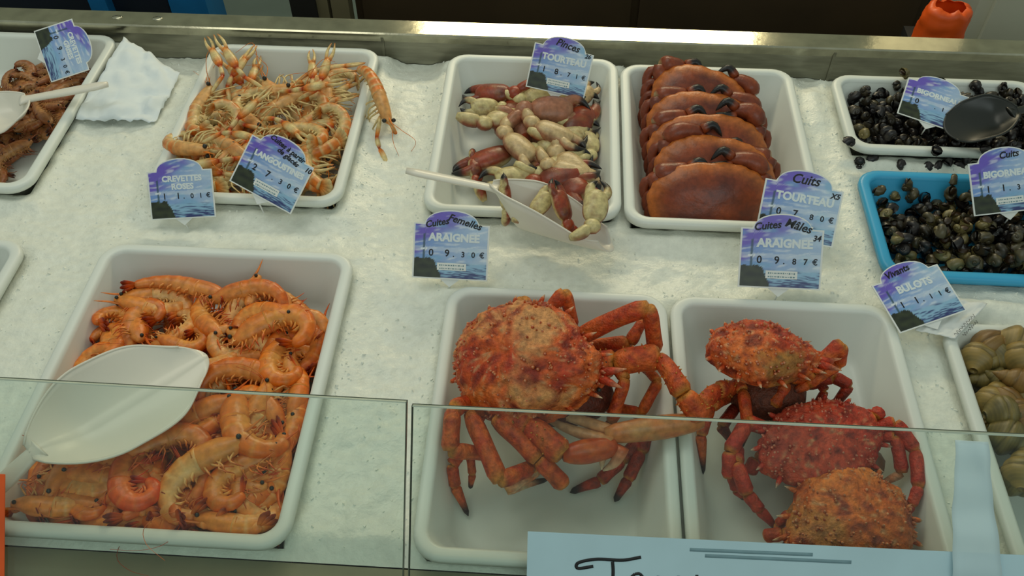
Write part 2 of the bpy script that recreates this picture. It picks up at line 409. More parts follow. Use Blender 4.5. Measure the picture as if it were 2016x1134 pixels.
# ------------------------------------------------------------------ shrimps
OR1, OR2, ORP, ORD = S(232, 118, 24), S(206, 78, 18), S(230, 160, 78), S(140, 46, 18)
def shrimp_spine(curl, L=0.082, n=30):
    pts = []; p = Vector((0, 0, 0)); h = math.pi
    for i in range(n + 1):
        pts.append(p.copy())
        t = i / n
        k = curl * (0.35 + 1.3 * t) / 1.0
        h += math.radians(k) / n
        p = p + Vector((math.cos(h), math.sin(h), 0)) * (L / n)
    return pts, h
def make_shrimp(name, label, cat, curl, pal, seed, fat=1.0, ant=1, material='shrimp', small=False):
    """shrimp lying on its side: head to +x, back to +y, abdomen curling round to the belly side"""
    c1, c2, cp, cd = pal; rnd = random.Random(seed)
    t = thing(name, label, cat)
    sp, h = shrimp_spine(curl)
    cen = sum(sp, Vector()) / len(sp); cen = (cen + Vector((0.012, -0.002, 0))) ; 
    off = -cen
    n = len(sp); R = 0.0125 * fat
    rad = []; seg = []
    for i in range(n):
        u = i / (n - 1); r = R * (1.02 - 0.55 * u ** 1.5); ph = (u * 6) % 1.0
        r *= 0.93 + 0.10 * (1 - ph) ** 0.7
        rad.append((r, r * 0.80)); seg.append(ph)
    rad[-1] = (R * 0.30, R * 0.3)
    def acol(i, a, q):
        d = math.cos(a)                         # +1 on the back
        c = mix(cp, c1, 0.5 + 0.7 * d)
        c = mix(c, cp, 0.55 * max(0, 1 - seg[i] * 5))
        return mix(c, c2, 0.45 * (i / n) + 0.25 * noise.noise((i * .35, a, seed)))
    b = MB(); b.tube([p + off for p in sp], rad, 12, acol, up=(0, 1, 0))
    b.build('abdomen', M[material], t)
    # head
    b = MB(); hp = curve_pts([(-0.004, 0, 0), (0.016, 0.001, 0), (0.032, 0.0, 0), (0.045, 0.002, 0)], 12)
    hr = []
    for i in range(13):
        u = i / 12; r = R * (1.0 + 0.10 * math.sin(u * 3.0)) * (1 - 0.72 * u ** 2.0); hr.append((r, r * 0.82))
    b.tube([p + off for p in hp], hr, 12, lambda i, a, q: mix(mix(ORP if not small else cp, c1, 0.35 + 0.5 * math.cos(a)), c2, 0.35 + 0.3 * noise.noise((i * .5, a * 2, seed + 3))), up=(0, 1, 0))
    rp = curve_pts([(0.030, 0.006, 0), (0.050, 0.009, 0), (0.068, 0.015, 0)], 6)
    b.tube([p + off for p in rp], [(0.003, .0012), (0.0026, .0011), (.0022, .001), (.0018, .0009), (.0014, .0008), (.001, .0006), (.0003, .0003)], 5, [mix(c1, c2, 0.6)] * 7, up=(0, 1, 0))
    hd = b.build('head', M[material], t)
    for sgn in (-1, 1):
        e = MB(); e.ball(Vector((0.041, 0.003, sgn * 0.0062)) + off, 0.0027, S(16, 12, 12), 7, 5); e.build('eye', M['black'], hd)
    # tail fan
    b = MB(); tip = sp[-1] + off; d0 = Vector((math.cos(h), math.sin(h), 0)); nrm = Vector((-d0.y, d0.x, 0)); z = Vector((0, 0, 1))
    for k, ang in enumerate((-34, -15, 0, 15, 34)):
        a = math.radians(ang); d = (d0 * math.cos(a) + z * math.sin(a)); ln = 0.021 if k != 2 else 0.018
        pp = [tip - d0 * 0.003 + d * (ln * s_) + nrm * (0.002 * s_ * (1 if k % 2 else -0.5)) for s_ in (0, .3, .6, .85, 1.0)]
        b.tube(pp, [(0.0012, .002), (0.0012, .0038), (.001, .0046), (.0008, .0042), (.0004, .0014)], 6, [c1, mix(c1, c2, .6), c2, cd, cd], up=nrm)
    b.build('tail_fan', M[material], t)
    # legs: walking legs under the head, swimmerets under the abdomen
    b = MB(); lc = mix(cp, c1, 0.35)
    for k in range(6):
        for sgn in (-1, 1):
            x = 0.032 - k * 0.0058; ln = rnd.uniform(0.014, 0.022)
            p0 = Vector((x, -R * 0.7, sgn * 0.004)); p1 = p0 + Vector((rnd.uniform(-.004, .008), -ln * .5, sgn * 0.004)); p2 = p1 + Vector((rnd.uniform(0.0, .014), -ln * .45, -sgn * 0.002))
            b.tube([p + off for p in curve_pts([p0, p1, p2], 4)], [.0013, .0012, .001, .0008, .0004], 4, [lc, lc, mix(lc, c2, .4), c2, c2])
    for k in range(5):
        i = int(3 + k * 4.6); p = sp[i]; tg = (sp[i + 1] - sp[i - 1]).normalized(); inn = Vector((-tg.y, tg.x, 0)); r = rad[i][0]
        for sgn in (-1, 1):
            p0 = p + inn * r * .75 + z * sgn * 0.004; p1 = p0 + inn * 0.008 + tg * 0.004
            b.tube([q + off for q in (p0, (p0 + p1) / 2 + tg * .0015, p1)], [(.0014, .0024), (.0014, .0028), (.0004, .001)], 5, [cp, lc, c1], up=tg)
    b.build('legs', M[material], t)
    if ant:
        for sgn in ((-1, 1) if ant > 1 else (1,)):
            b = MB(); r1 = rnd.uniform(-1, 1)
            pp = curve_pts([Vector((0.045, -0.001, sgn * .003)), Vector((0.068, 0.006 + .006 * r1, sgn * .008)), Vector((0.080, 0.036 + .01 * r1, sgn * .013)), Vector((0.066, 0.066, sgn * .014)), Vector((0.030 + .02 * r1, 0.082, sgn * .012))], 16)
            b.tube([p + off for p in pp], [0.00045 * (1 - .5 * i / 16) for i in range(17)], 4, [c2] * 17)
            b.build('antenna', M[material], t)
    return t
PINK = (OR1, OR2, ORP, ORD)
PALS = (PINK, (S(216, 106, 26), S(190, 70, 20), S(226, 150, 76), S(130, 38, 16)), (S(232, 142, 52), S(210, 104, 40), S(230, 186, 120), S(150, 60, 24)))
shr_proto = [make_shrimp('pink_shrimp', 'x', 'shrimp', cu, PALS[i % 3], 10 + i, fat=f, ant=(0, 0, 1, 0, 0, 0, 0, 1)[i]) for i, (cu, f) in enumerate(((40, 1.0), (130, 1.0), (190, 1.05), (235, 1.1), (45, .95), (145, 1.05), (205, 1.1), (250, 1.0)))]
RED = (S(224, 84, 22), S(204, 60, 18), S(238, 130, 60), S(140, 36, 16))
red_proto = make_shrimp('pink_shrimp', 'x', 'shrimp', 265, RED, 31, fat=1.05)
GSH = 'shrimps heaped in the large tray'
LSH = 'cooked pink-orange shrimp in the heap filling the large white tray'
rnd = random.Random(12)
def put_shrimp(px, py, z, rz, var, flip=0, sc=1.0, tx=None, ty=None, label=None, proto=None):
    p = P(px, py, z); p.x = min(max(p.x, -.602), -.338); p.y = min(max(p.y, .474), .80)
    q = euler_q((180 if flip else 0) + (rnd.uniform(-22, 22) if tx is None else tx), rnd.uniform(-16, 16) if ty is None else ty, rz)
    return fit_inside(dup(proto or shr_proto[var + rnd.choice((0, 4))], p, q, label or LSH, GSH if not label else None, sc), -.625, -.298, .438, .848, -.045)
# px, py, z, heading of head (deg, 0 = right, 90 = away), curl variant, flip, size
SH = [
 (345, 566, .024, -14, 0, 0, 1.10), (212, 632, .014, -60, 2, 0, 1.05), (292, 628, .016, -75, 3, 1, 1.0), (352, 640, .012, 215, 2, 0, .9),
 (420, 606, .020, -40, 2, 1, 1.0), (375, 664, .018, 160, 3, 0, .8), (512, 588, .026, 200, 1, 1, 1.05), (560, 652, .034, 215, 2, 1, 1.25),
 (500, 640, .026, -20, 3, 0, 1.0), (455, 676, .020, 10, 2, 1, .95), (598, 602, .012, -35, 1, 0, 1.0), (628, 668, .010, -95, 1, 1, 1.0),
 (588, 722, .024, 75, 3, 0, 1.05), (474, 752, .022, -10, 1, 0, 1.15), (522, 706, .014, 170, 1, 1, 1.0), (600, 640, .010, 100, 2, 0, 1.0),
 (528, 806, .020, -50, 3, 0, .95), (512, 850, .028, 105, 2, 0, 1.3), (355, 890, .026, 215, 3, 1, 1.15), (380, 962, .028, 25, 2, 0, 1.30),
 (478, 956, .028, 28, 3, 0, 1.15), (458, 916, .012, 190, 2, 1, .9), (520, 1010, .018, 70, 1, 0, 1.1), (432, 1012, .018, 20, 2, 0, 1.0),
 (232, 988, .026, 160, 1, 1, 1.15), (68, 984, .016, 185, 1, 0, 1.0), (118, 950, .018, -5, 1, 1, 1.05), (190, 940, .018, 165, 1, 0, 1.0),
 (50, 1012, .012, 5, 0, 0, 1.0), (178, 1012, .014, 60, 2, 0, .9), (296, 1016, .016, -8, 1, 1, 1.1), (28, 892, .022, 150, 1, 0, 1.0),
 (166, 692, .004, 110, 1, 0, 1.0), (345, 1006, .014, 190, 1, 0, 1.05), (422, 786, .010, 40, 1, 0, 1.0), (430, 856, .012, -70, 1, 1, 1.05),
 (400, 828, .006, 200, 2, 0, 1.0), (560, 962, .012, 95, 1, 1, 1.1), (556, 1002, .012, 230, 2, 0, 1.0), (590, 860, .010, 80, 1, 0, 1.1),
 (585, 790, .012, 110, 1, 1, 1.0), (440, 700, .012, 200, 1, 0, 1.0), (255, 590, .010, 170, 1, 0, 1.0), (130, 1000, .014, 120, 2, 1, .95),
 (480, 620, .012, 60, 1, 0, 1.0), (330, 600, .010, -160, 1, 1, 1.0), (455, 1040, .010, 0, 1, 0, 1.0), (250, 1030, .006, 185, 1, 0, 1.0),
 (395, 1035, .010, 170, 2, 1, .95), (100, 1022, .004, 0, 1, 0, 1.0), (330, 935, .012, 130, 1, 0, 1.0), (590, 930, .004, 60, 2, 1, 1.0),
]
for s_ in SH: put_shrimp(*s_)
put_shrimp(277, 952, .030, 100, 3, 0, 1.05, 6, 4, 'bright red-orange curled shrimp below the white scoop', red_proto)
# the layers beneath that show through the gaps
x0, x1, y0, y1 = -0.595, -0.325, 0.468, 0.815
for k in range(80):
    k2 = k % 56; i, j = k2 % 7, k2 // 7
    x = lerp(x0, x1, (i + rnd.uniform(.1, .9)) / 7); y = lerp(y0, y1, (j + rnd.uniform(.1, .9)) / 8)
    if y > 0.785: continue
    q = euler_q(rnd.choice((0, 180)) + rnd.uniform(-25, 25), rnd.uniform(-15, 15), rnd.uniform(0, 360))
    fit_inside(dup(rnd.choice(shr_proto[1:4] + shr_proto[5:]), (x, y, rnd.uniform(-0.026, -0.012) if k < 56 else rnd.uniform(-.004, .010)), q, LSH, GSH, rnd.uniform(.95, 1.1)), -.618, -.304, .444, .828, -.045)
# shrimps lying along the tray walls
for k in range(34):
    side = k % 4; u = (k // 4 + rnd.uniform(.1, .9)) / 8.5
    if side == 0: x, y, hd = -.312, lerp(.47, .74, u), rnd.choice((85, 265))
    elif side in (1, 2): x, y, hd = lerp(-.60, -.32, u), .458 + .022 * (side - 1), rnd.choice((0, 180))
    else: x, y, hd = -.606, lerp(.46, .74, u), rnd.choice((95, 275))
    q = euler_q(rnd.choice((0, 180)) + rnd.uniform(-30, 30), rnd.uniform(-10, 10), hd + rnd.uniform(-18, 18))
    fit_inside(dup(shr_proto[rnd.choice((0, 1, 5, 6, 2))], (x, y, rnd.uniform(.000, .016)), q, LSH, GSH, rnd.uniform(.95, 1.12)), -.625, -.298, .438, .80, -.045)
# small brown shrimps far left
BRN = (S(150, 86, 46), S(118, 60, 36), S(176, 128, 76), S(70, 36, 24))
br_proto = [make_shrimp('brown_shrimp', 'x', 'shrimp', cu, BRN, 50 + i, fat=1.15, ant=0, small=True) for i, cu in enumerate((60, 140, 210))]
for k in range(120):
    x = rnd.uniform(-0.985, -0.856); y = rnd.uniform(1.02, 1.325)
    q = euler_q(rnd.choice((0, 180)) + rnd.uniform(-30, 30), rnd.uniform(-20, 20), rnd.uniform(0, 360))
    if y < 1.16 and (x > -0.90 or rnd.random() < .45): continue
    fit_inside(dup(rnd.choice(br_proto), (x, y, rnd.uniform(-0.024, 0.012) - (0.016 if y < 1.16 else 0)), q, 'small brown shrimp in the tray under the white spoon', 'small brown shrimps in the far left tray', rnd.uniform(.55, .75)), -1.08, -.834, 1.0, 1.352, -.032)
for o in shr_proto + [red_proto] + br_proto: drop_tree(o)

# ------------------------------------------------------------------ langoustines
LC, LO, LP_, LR = S(214, 190, 132), S(220, 124, 40), S(212, 162, 100), S(190, 72, 30)
def make_langoustine(curl, seed, claw_pose):
    t = thing('langoustine', 'x', 'langoustine'); rnd = random.Random(seed)
    sp, h = shrimp_spine(curl, 0.085); off = Vector((0.0, 0.012, 0)); n = len(sp); R = 0.0125
    rad = []
    for i in range(n):
        u = i / (n - 1); ph = (u * 6) % 1; r = R * (1.0 - .35 * u) * (0.93 + .1 * (1 - ph) ** .6); rad.append((r * .95, r))
    b = MB()
    def col(i, a, q):
        ph = (i / (n - 1) * 6) % 1; d = math.cos(a)
        c = mix(LO, LR, .2 + .3 * noise.noise((i * .4, a, seed))); c = mix(c, LC, .75 * max(0, 1 - ph * 4)); return mix(LC, c, .45 + .7 * d)
    b.tube([p + off for p in sp], rad, 12, col, up=(0, 1, 0)); b.build('abdomen', M['shrimp'], t)
    b = MB(); hp = curve_pts([(-.004, 0, 0), (.02, .001, 0), (.045, .001, 0), (.056, .003, 0)], 12)
    b.tube([p + off for p in hp], [(R * (1.02 - .75 * (i / 12) ** 2.4), R * .92 * (1 - .75 * (i / 12) ** 2.4)) for i in range(13)], 12, lambda i, a, q: mix(mix(LC, LP_, .5 + .5 * math.cos(a)), LO, .3 + .4 * noise.noise((i * .4, a, seed + 5))), up=(0, 1, 0))
    b.tube([p + off for p in curve_pts([(.045, .006, 0), (.06, .009, 0), (.075, .013, 0)], 4)], [.002, .0018, .0014, .001, .0003], 5, [LO] * 5)
    hd = b.build('carapace', M['shrimp'], t)
    for sg in (-1, 1):
        e = MB(); e.ball(Vector((.052, .004, sg * .0085)) + off, .0038, S(20, 14, 14), 8, 6); e.build('eye', M['black'], hd)
    b = MB(); tip = sp[-1] + off; d0 = Vector((math.cos(h), math.sin(h), 0)); nr = Vector((-d0.y, d0.x, 0)); z = Vector((0, 0, 1))
    for k, ang in enumerate((-42, -20, 0, 20, 42)):
        a = math.radians(ang); d = d0 * math.cos(a) + z * math.sin(a)
        b.tube([tip - d0 * .003 + d * (.024 * s_) for s_ in (0, .3, .65, .9, 1)], [(.0014, .003), (.0014, .005), (.0012, .006), (.001, .005), (.0004, .002)], 6, [LO, LO, LP_, LC, LC], up=nr)
    b.build('tail_fan', M['shrimp'], t)
    # long slender claws
    for sg in (-1, 1):
        sweep, bend = claw_pose if sg > 0 else (claw_pose[0] * .8 + 6, claw_pose[1] * -.6)
        b = MB(); p0 = Vector((.036, -.009, sg * .006)) + off
        a0 = math.radians(-32 + sweep); p1 = p0 + Vector((math.cos(a0), math.sin(a0), sg * .35)) * .034
        a1 = math.radians(-10 + sweep + bend); p2 = p1 + Vector((math.cos(a1), math.sin(a1), sg * .1)) * .022
        d2 = Vector((math.cos(a1 + .15), math.sin(a1 + .15), 0)); p3 = p2 + d2 * .044; nn = Vector((-d2.y, d2.x, 0))
        b.tube(curve_pts([p0, (p0 + p1) / 2 + nn * .001, p1], 6), [.0022, .003, .0034, .0036, .0038, .0036, .003], 7, [LP_, LC, LC, LC, LP_, LO, LR])
        b.tube(curve_pts([p1, p2], 3), [.003, .0042, .0042, .003], 7, [LR, LC, LC, LR])
        b.tube(curve_pts([p2, p2.lerp(p3, .5), p3], 6), [(.0036, .003), (.0072, .005), (.0084, .0056), (.0084, .0056), (.0076, .0052), (.0064, .0044), (.0046, .0036)], 8, [LR, LO, LP_, LC, LC, LP_, LO], up=nn)
        for s2, ln in ((1, .036), (-1, .038)):
            q0 = p3 + nn * .0022 * s2 - d2 * .004; q1 = q0 + d2 * ln * .5 + nn * .0030 * s2; q2 = q0 + d2 * ln + nn * .0006 * s2
            b.tube(curve_pts([q0, q1, q2], 6), [.0036, .0034, .0031, .0027, .0022, .0016, .0005], 6, [LO, LP_, LC, LC, LC, LP_, LO])
        b.build('claw', M['shrimp'], t)
    b = MB()
    for k in range(5):
        for sg in (-1, 1):
            x = .034 - k * .0075; p0 = Vector((x, -R * .7, sg * .006)) + off; ln = rnd.uniform(.03, .045)
            p1 = p0 + Vector((rnd.uniform(-.006, .012), -ln * .45, sg * .010)); p2 = p1 + Vector((rnd.uniform(-.004, .022), -ln * .5, sg * -.002))
            b.tube(curve_pts([p0, p1, p2], 5), [.0017, .0017, .0015, .0013, .001, .0005], 5, [LP_, LC, LC, LC, LC, LO])
    for k in range(5):
        i = int(3 + k * 4.6); p = sp[i]; tg = (sp[i + 1] - sp[i - 1]).normalized(); inn = Vector((-tg.y, tg.x, 0)); r = rad[i][0]
        for sg in (-1, 1):
            p0 = p + inn * r * .75 + z * sg * .005 + off; p1 = p0 + inn * .008 + tg * .006
            b.tube([p0, (p0 + p1) / 2, p1], [(.001, .002), (.001, .0026), (.0004, .001)], 5, [LC, LC, LP_], up=tg)
    b.build('legs', M['shrimp'], t)
    for sg in (-1, 1):
        r1 = rnd.uniform(-1, 1); b = MB()
        pp = curve_pts([Vector((.055, .002, sg * .004)), Vector((.08, .02 + .01 * r1, sg * .012)), Vector((.11, .03, sg * .02)), Vector((.125 + .02 * r1, .015 + .03 * r1, sg * .02))], 12)
        b.tube([p + off for p in pp], [.0008 * (1 - .05 * i) for i in range(13)], 4, [LO] * 13); b.build('antenna', M['shrimp'], t)
    return t
lang_proto = [make_langoustine(cu, 70 + i, cp) for i, (cu, cp) in enumerate(((60, (10, 0)), (160, (20, 25)), (230, (-5, -20)), (120, (35, -30))))]
GL = 'langoustines in the tray'; LL = 'pale orange langoustine in the heap in its white tray'
LG = [  # px, py, z, heading, variant, flip, label
 (402, 218, .030, 78, 1, 0, 'langoustine standing at the left edge of its tray, claws pointing up'), (456, 188, .018, 200, 2, 0, None), (362, 285, .034, -12, 2, 1, 'curled orange langoustine hanging over the left rim of its tray'),
 (490, 222, .026, -38, 1, 1, None), (492, 160, .006, 120, 2, 0, None), (558, 178, .018, 25, 1, 1, None), (592, 196, .024, -4, 0, 0, None),
 (682, 180, .026, -75, 1, 1, None), (640, 226, .028, 40, 1, 0, None), (606, 302, .024, 175, 0, 0, None), (662, 292, .022, -110, 1, 0, None),
 (545, 262, .030, 182, 3, 1, None), (424, 312, .022, -35, 3, 0, None), (640, 345, .006, 80, 1, 0, None), (520, 300, .014, 30, 1, 1, None),
 (455, 345, .010, 150, 3, 0, None), (560, 345, .006, 10, 1, 0, None), (600, 245, .012, 215, 1, 0, None), (450, 270, .014, 250, 1, 0, None), (530, 215, .010, 140, 0, 1, None),
 (400, 330, .012, 60, 1, 1, None), (470, 362, .010, 5, 0, 0, None), (640, 362, .008, 175, 0, 1, None), (675, 320, .014, 95, 0, 0, None), (380, 240, .012, 85, 0, 1, None), (560, 310, .020, 200, 1, 1, None), (660, 240, .012, 100, 3, 0, None), (420, 250, .006, 20, 1, 0, None)]
for px, py, z, rz, v, fl, lb in LG:
    q = euler_q((180 if fl else 0) + rnd.uniform(-25, 25), rnd.uniform(-14, 14), rz)
    o = dup(lang_proto[v], P(px, py, z), q, lb or LL, None if lb else GL, rnd.uniform(.98, 1.1))
    if not lb: fit_inside(o, -.612, -.338, .982, 1.350, -.03)
dup(lang_proto[0], P(742, 196, .040), euler_q(70, 22, -66), 'langoustine hanging over the right rim with claws resting on the ice', None, 1.0)
for o in lang_proto: drop_tree(o)

# ------------------------------------------------------------------ brown crab claws
CR, CB, CC, CK = S(170, 64, 30), S(96, 44, 30), S(204, 188, 134), S(26, 24, 26)
CPK = S(196, 150, 116)
def claw_parts(t, seed, sc=1.0, pale=0.0, wrist=True):
    """claw along +x, outer (red) face to +z, cream face to -z"""
    def shade(c_t=0.0):
        def f(i, a, q):
            s = q.z / (0.012 * sc)
            c = mix(CC, mix(CR, CB, .5 + .7 * noise.noise((q.x * 40, q.y * 40, seed))), sstep(-.35, .05, s + .75 * noise.noise((q.x * 60, q.y * 60, seed + 2))))
            c = mix(c, CPK, pale); c = mix(c, S(132, 92, 50), .55 * sstep(.1, .5, noise.noise((q.x * 85, q.y * 85, q.z * 85 + seed)))); return c
        return f
    sh = shade(); k = sc
    b = MB(); pp = curve_pts([(0, 0, 0), (.012 * k, .001 * k, 0), (.034 * k, .002 * k, 0), (.056 * k, 0, 0), (.066 * k, -.001 * k, 0)], 14)
    rr = []
    for i in range(15):
        u = i / 14; r = math.sin(math.pi * (0.12 + .72 * u)) ** .75; rr.append((.0245 * k * r * (1 - .1 * u), .0165 * k * r))
    b.tube(pp, rr, 14, sh, up=(0, 1, 0))
    fp = curve_pts([(.052 * k, -.009 * k, 0), (.070 * k, -.012 * k, 0), (.083 * k, -.009 * k, 0), (.093 * k, -.001 * k, 0)], 10)
    b.tube(fp, [(.012 * k, .011 * k), (.0115 * k, .0105 * k), (.011 * k, .0098 * k), (.010 * k, .009 * k), (.0092 * k, .0084 * k), (.0084 * k, .0076 * k), (.0074 * k, .0068 * k), (.006 * k, .0058 * k), (.0046 * k, .0044 * k), (.0028 * k, .0028 * k), (.0006 * k, .0006 * k)], 10, lambda i, a, q: mix(sh(i, a, q), CK, sstep(5.0, 6.8, i)), up=(0, 1, 0))
    b.build('palm', M['shell'], t)
    b = MB(); fp = curve_pts([(.052 * k, .012 * k, 0), (.069 * k, .020 * k, .001 * k), (.084 * k, .016 * k, .001 * k), (.096 * k, .002 * k, 0)], 10)
    b.tube(fp, [(.0085 * k, .0085 * k), (.009 * k, .009 * k), (.009 * k, .0088 * k), (.0086 * k, .008 * k), (.008 * k, .0074 * k), (.0072 * k, .0066 * k), (.0062 * k, .006 * k), (.005 * k, .005 * k), (.0038 * k, .0038 * k), (.0022 * k, .0022 * k), (.0005 * k, .0005 * k)], 10, lambda i, a, q: mix(sh(i, a, q), CK, sstep(4.4, 6.4, i)), up=(0, 1, 0))
    b.build('movable_finger', M['shell'], t)
    if wrist:
        b = MB(); b.ball((-.010 * k, .001 * k, 0), (.016 * k, .016 * k, .0125 * k), lambda p: sh(0, 0, p), 10, 8)
        mp = curve_pts([(-.014 * k, -.004 * k, 0), (-.030 * k, -.016 * k, 0), (-.044 * k, -.034 * k, 0)], 6)
        b.tube(mp, [(.008 * k, .008 * k), (.012 * k, .010 * k), (.013 * k, .011 * k), (.013 * k, .011 * k), (.012 * k, .010 * k), (.010 * k, .008 * k), (.006 * k, .005 * k)], 10, lambda i, a, q: mix(sh(i, a, q), CC, sstep(4.2, 6, i)), up=(0, 0, 1))
        b.build('wrist', M['shell'], t)
    return t
cl_proto = []
for i, pl in enumerate((0.0, 0.55, 0.15)):
    t = thing('crab_claw', 'x', 'crab claw'); claw_parts(t, 90 + i, 1.0, pl * .8); cl_proto.append(t)
GC = 'crab claws in the tray'; LCW = 'red-brown and cream crab claw in the heap in its white tray'
CL = [ # px, py, z, heading, variant, face (0 red up, 180 cream up), tilt, size, label
 (985, 182, .016, 168, 0, 0, 10, .80, 'brick red crab claw with open black fingers at the top left of the heap'),
 (968, 212, .006, 190, 0, 150, 0, .62, None), (1032, 192, .014, 20, 0, 200, 0, .72, None), (962, 240, .018, 40, 2, 185, 10, .85, None), (942, 296, .002, 205, 0, 20, 0, .95, 'round brick red crab claw lying lowest left in the heap'),
 (1046, 218, .026, 8, 1, 20, 8, .92, None), (1058, 246, .030, -28, 1, 160, 0, .85, 'pale pinkish crab claw lying on top of the middle of the heap'), (1002, 268, .020, -50, 1, 170, 10, .85, None), (1020, 238, .012, -60, 1, 30, 30, .70, None),
 (1128, 196, .010, 10, 0, 200, 0, .75, None), (1150, 232, .012, -8, 0, 170, 10, .75, None), (1128, 268, .004, 70, 0, 0, 0, .95, None), (1060, 292, .012, 24, 0, 190, 0, .78, None),
 (1092, 272, .020, 30, 2, 175, 15, .72, None), (1140, 308, .018, -52, 1, 185, 10, .90, 'large cream crab claw at the right edge of the heap'), (1160, 300, .004, 95, 0, 185, 0, .70, None), (1168, 330, .020, -20, 1, 180, 0, .75, None),
 (1072, 338, .008, 28, 0, 200, 0, .78, None), (1050, 352, .002, 190, 0, 160, 0, .80, None), (1110, 360, .010, 12, 0, 10, 0, .9, None), (1150, 345, .006, -60, 0, 0, 0, .9, None),
 (938, 352, -.004, 95, 0, 60, 0, .62, 'small crab claw lying alone near the front of the claw tray'), (1085, 215, .004, 120, 0, 0, 0, .8, None), (990, 235, .000, 60, 0, 0, 0, .9, None), (1170, 205, .006, 60, 1, 180, 0, .6, None)]
for px, py, z, rz, v, face, tilt, sc, lb in CL:
    q = euler_q(face + rnd.uniform(-14, 14), tilt + rnd.uniform(-8, 8), rz)
    fit_inside(dup(cl_proto[v], P(px, py, z), q, lb or LCW, None if lb else GC, sc * 1.15), -.170, .074, .99, 1.335, -.034)

# ------------------------------------------------------------------ scoops and spoons
def frame_q(xa, up):
    xa = Vector(xa).normalized(); z = Vector(up); z = (z - xa * z.dot(xa)).normalized(); y = z.cross(xa)
    return Matrix(((xa.x, y.x, z.x), (xa.y, y.y, z.y), (xa.z, y.z, z.z))).to_quaternion()
def make_scoop(label, p_end, p_back, p_tip, up, width, rim_h, m, handle_r=0.011, tip_w=0.35, pow_=2.3, crease=True, name='scoop', tip_rim=0.12, cat='scoop'):
    p_end, p_back, p_tip = Vector(p_end), Vector(p_back), Vector(p_tip)
    q = frame_q(p_tip - p_back, up); L = (p_tip - p_back).length
    t = thing(name, label, cat, p_back, q)
    def w(u): return width * (0.16 + 0.84 * math.sin(min(1, u / .42) * math.pi / 2) ** .8) * (1 if u < .5 else lerp(1, tip_w, ((u - .5) / .5) ** 2.2))
    def rim(u): return rim_h * lerp(1, tip_rim, sstep(.25, 1.0, u))
    def fl(u): return rim_h * (1 - sstep(0, .30, u)) * .9
    def fn(u, v):
        a = (v - .5) * 2; x = L * (u - 0.10 * abs(a) ** 2 * sstep(.6, 1, u))
        return (x, w(u) * a * (1 - .06 * (1 - abs(a))), fl(u) + (rim(u) - fl(u)) * abs(a) ** pow_ + (0.0012 * math.exp(-(a / .05) ** 2) if crease else 0))
    b = MB(); b.sheet(fn, 26, 24, 0.0022); bo = b.build('bowl', m, t)
    # rolled edge
    for sgn in (0, 1):
        b = MB(); pp = [Vector(fn(i / 26, sgn)) for i in range(27)]
        b.tube(pp, 0.0017, 6); b.build('edge', m, bo)
    inv = q.inverted(); pe = inv @ (p_end - p_back)
    b = MB(); h0 = Vector((0.012, 0, rim_h * .86))
    hp = curve_pts([h0, h0.lerp(pe, .15), h0.lerp(pe, .55) , pe], 12)
    b.tube(hp, [(handle_r * .45, handle_r * r) for r in (1.5, 1.2, 1.0, .92, .9, .92, .95, 1, 1.03, 1.06, 1.06, 1.0, .55)], 12)
    b.build('handle', m, t)
    return t
make_scoop('large white plastic scoop lying on the pink shrimps', P(-12, 968, .058), P(72, 908, .048), P(408, 700, .050), (0.10, -0.22, 1), 0.066, 0.030, M['scoop'], tip_w=.42, tip_rim=.25)
sc2 = make_scoop('white plastic scoop holding crab claws over the tray front', P(800, 336, .096), P(962, 426, .036), P(1208, 492, .038), (0.05, 0.30, 1), 0.042, 0.056, M['scoop'], handle_r=.010, tip_w=.55, pow_=3.2, crease=False, tip_rim=.36)
make_scoop('white plastic serving spoon over the far left tray', P(212, 166, .062), P(62, 214, .030), P(-40, 258, .038), (0, -0.05, 1), 0.042, 0.026, M['scoop'], handle_r=.010, tip_w=.6, crease=False, name='serving_spoon', cat='spoon')
make_scoop('black plastic ladle lying in the white winkle tray', P(2090, 198, .075), P(1995, 234, .066), P(1858, 254, .052), (-0.1, -0.25, 1), 0.040, 0.022, M['black'], handle_r=.008, tip_w=.62, crease=False, name='ladle', cat='ladle')
SCL = [(996, 412, .064, 100, 0, 95, -50, .55, 'crab claw with two upright black fingers in the scoop, nearest the handle'), (1050, 420, .066, 60, 0, 190, -12, .60, 'cream crab claw in the middle of the white scoop'),
       (1116, 434, .070, 112, 0, 40, -28, .68, 'red crab claw with black fingers upright in the scoop'), (1166, 436, .078, 84, 0, 185, -8, .80, 'large cream crab claw at the open end of the scoop')]
for px, py, z, rz, v, face, tilt, sc, lb in SCL:
    dup(cl_proto[v], P(px, py, z), euler_q(face, tilt, rz), lb, None, sc)
for o in cl_proto: drop_tree(o)

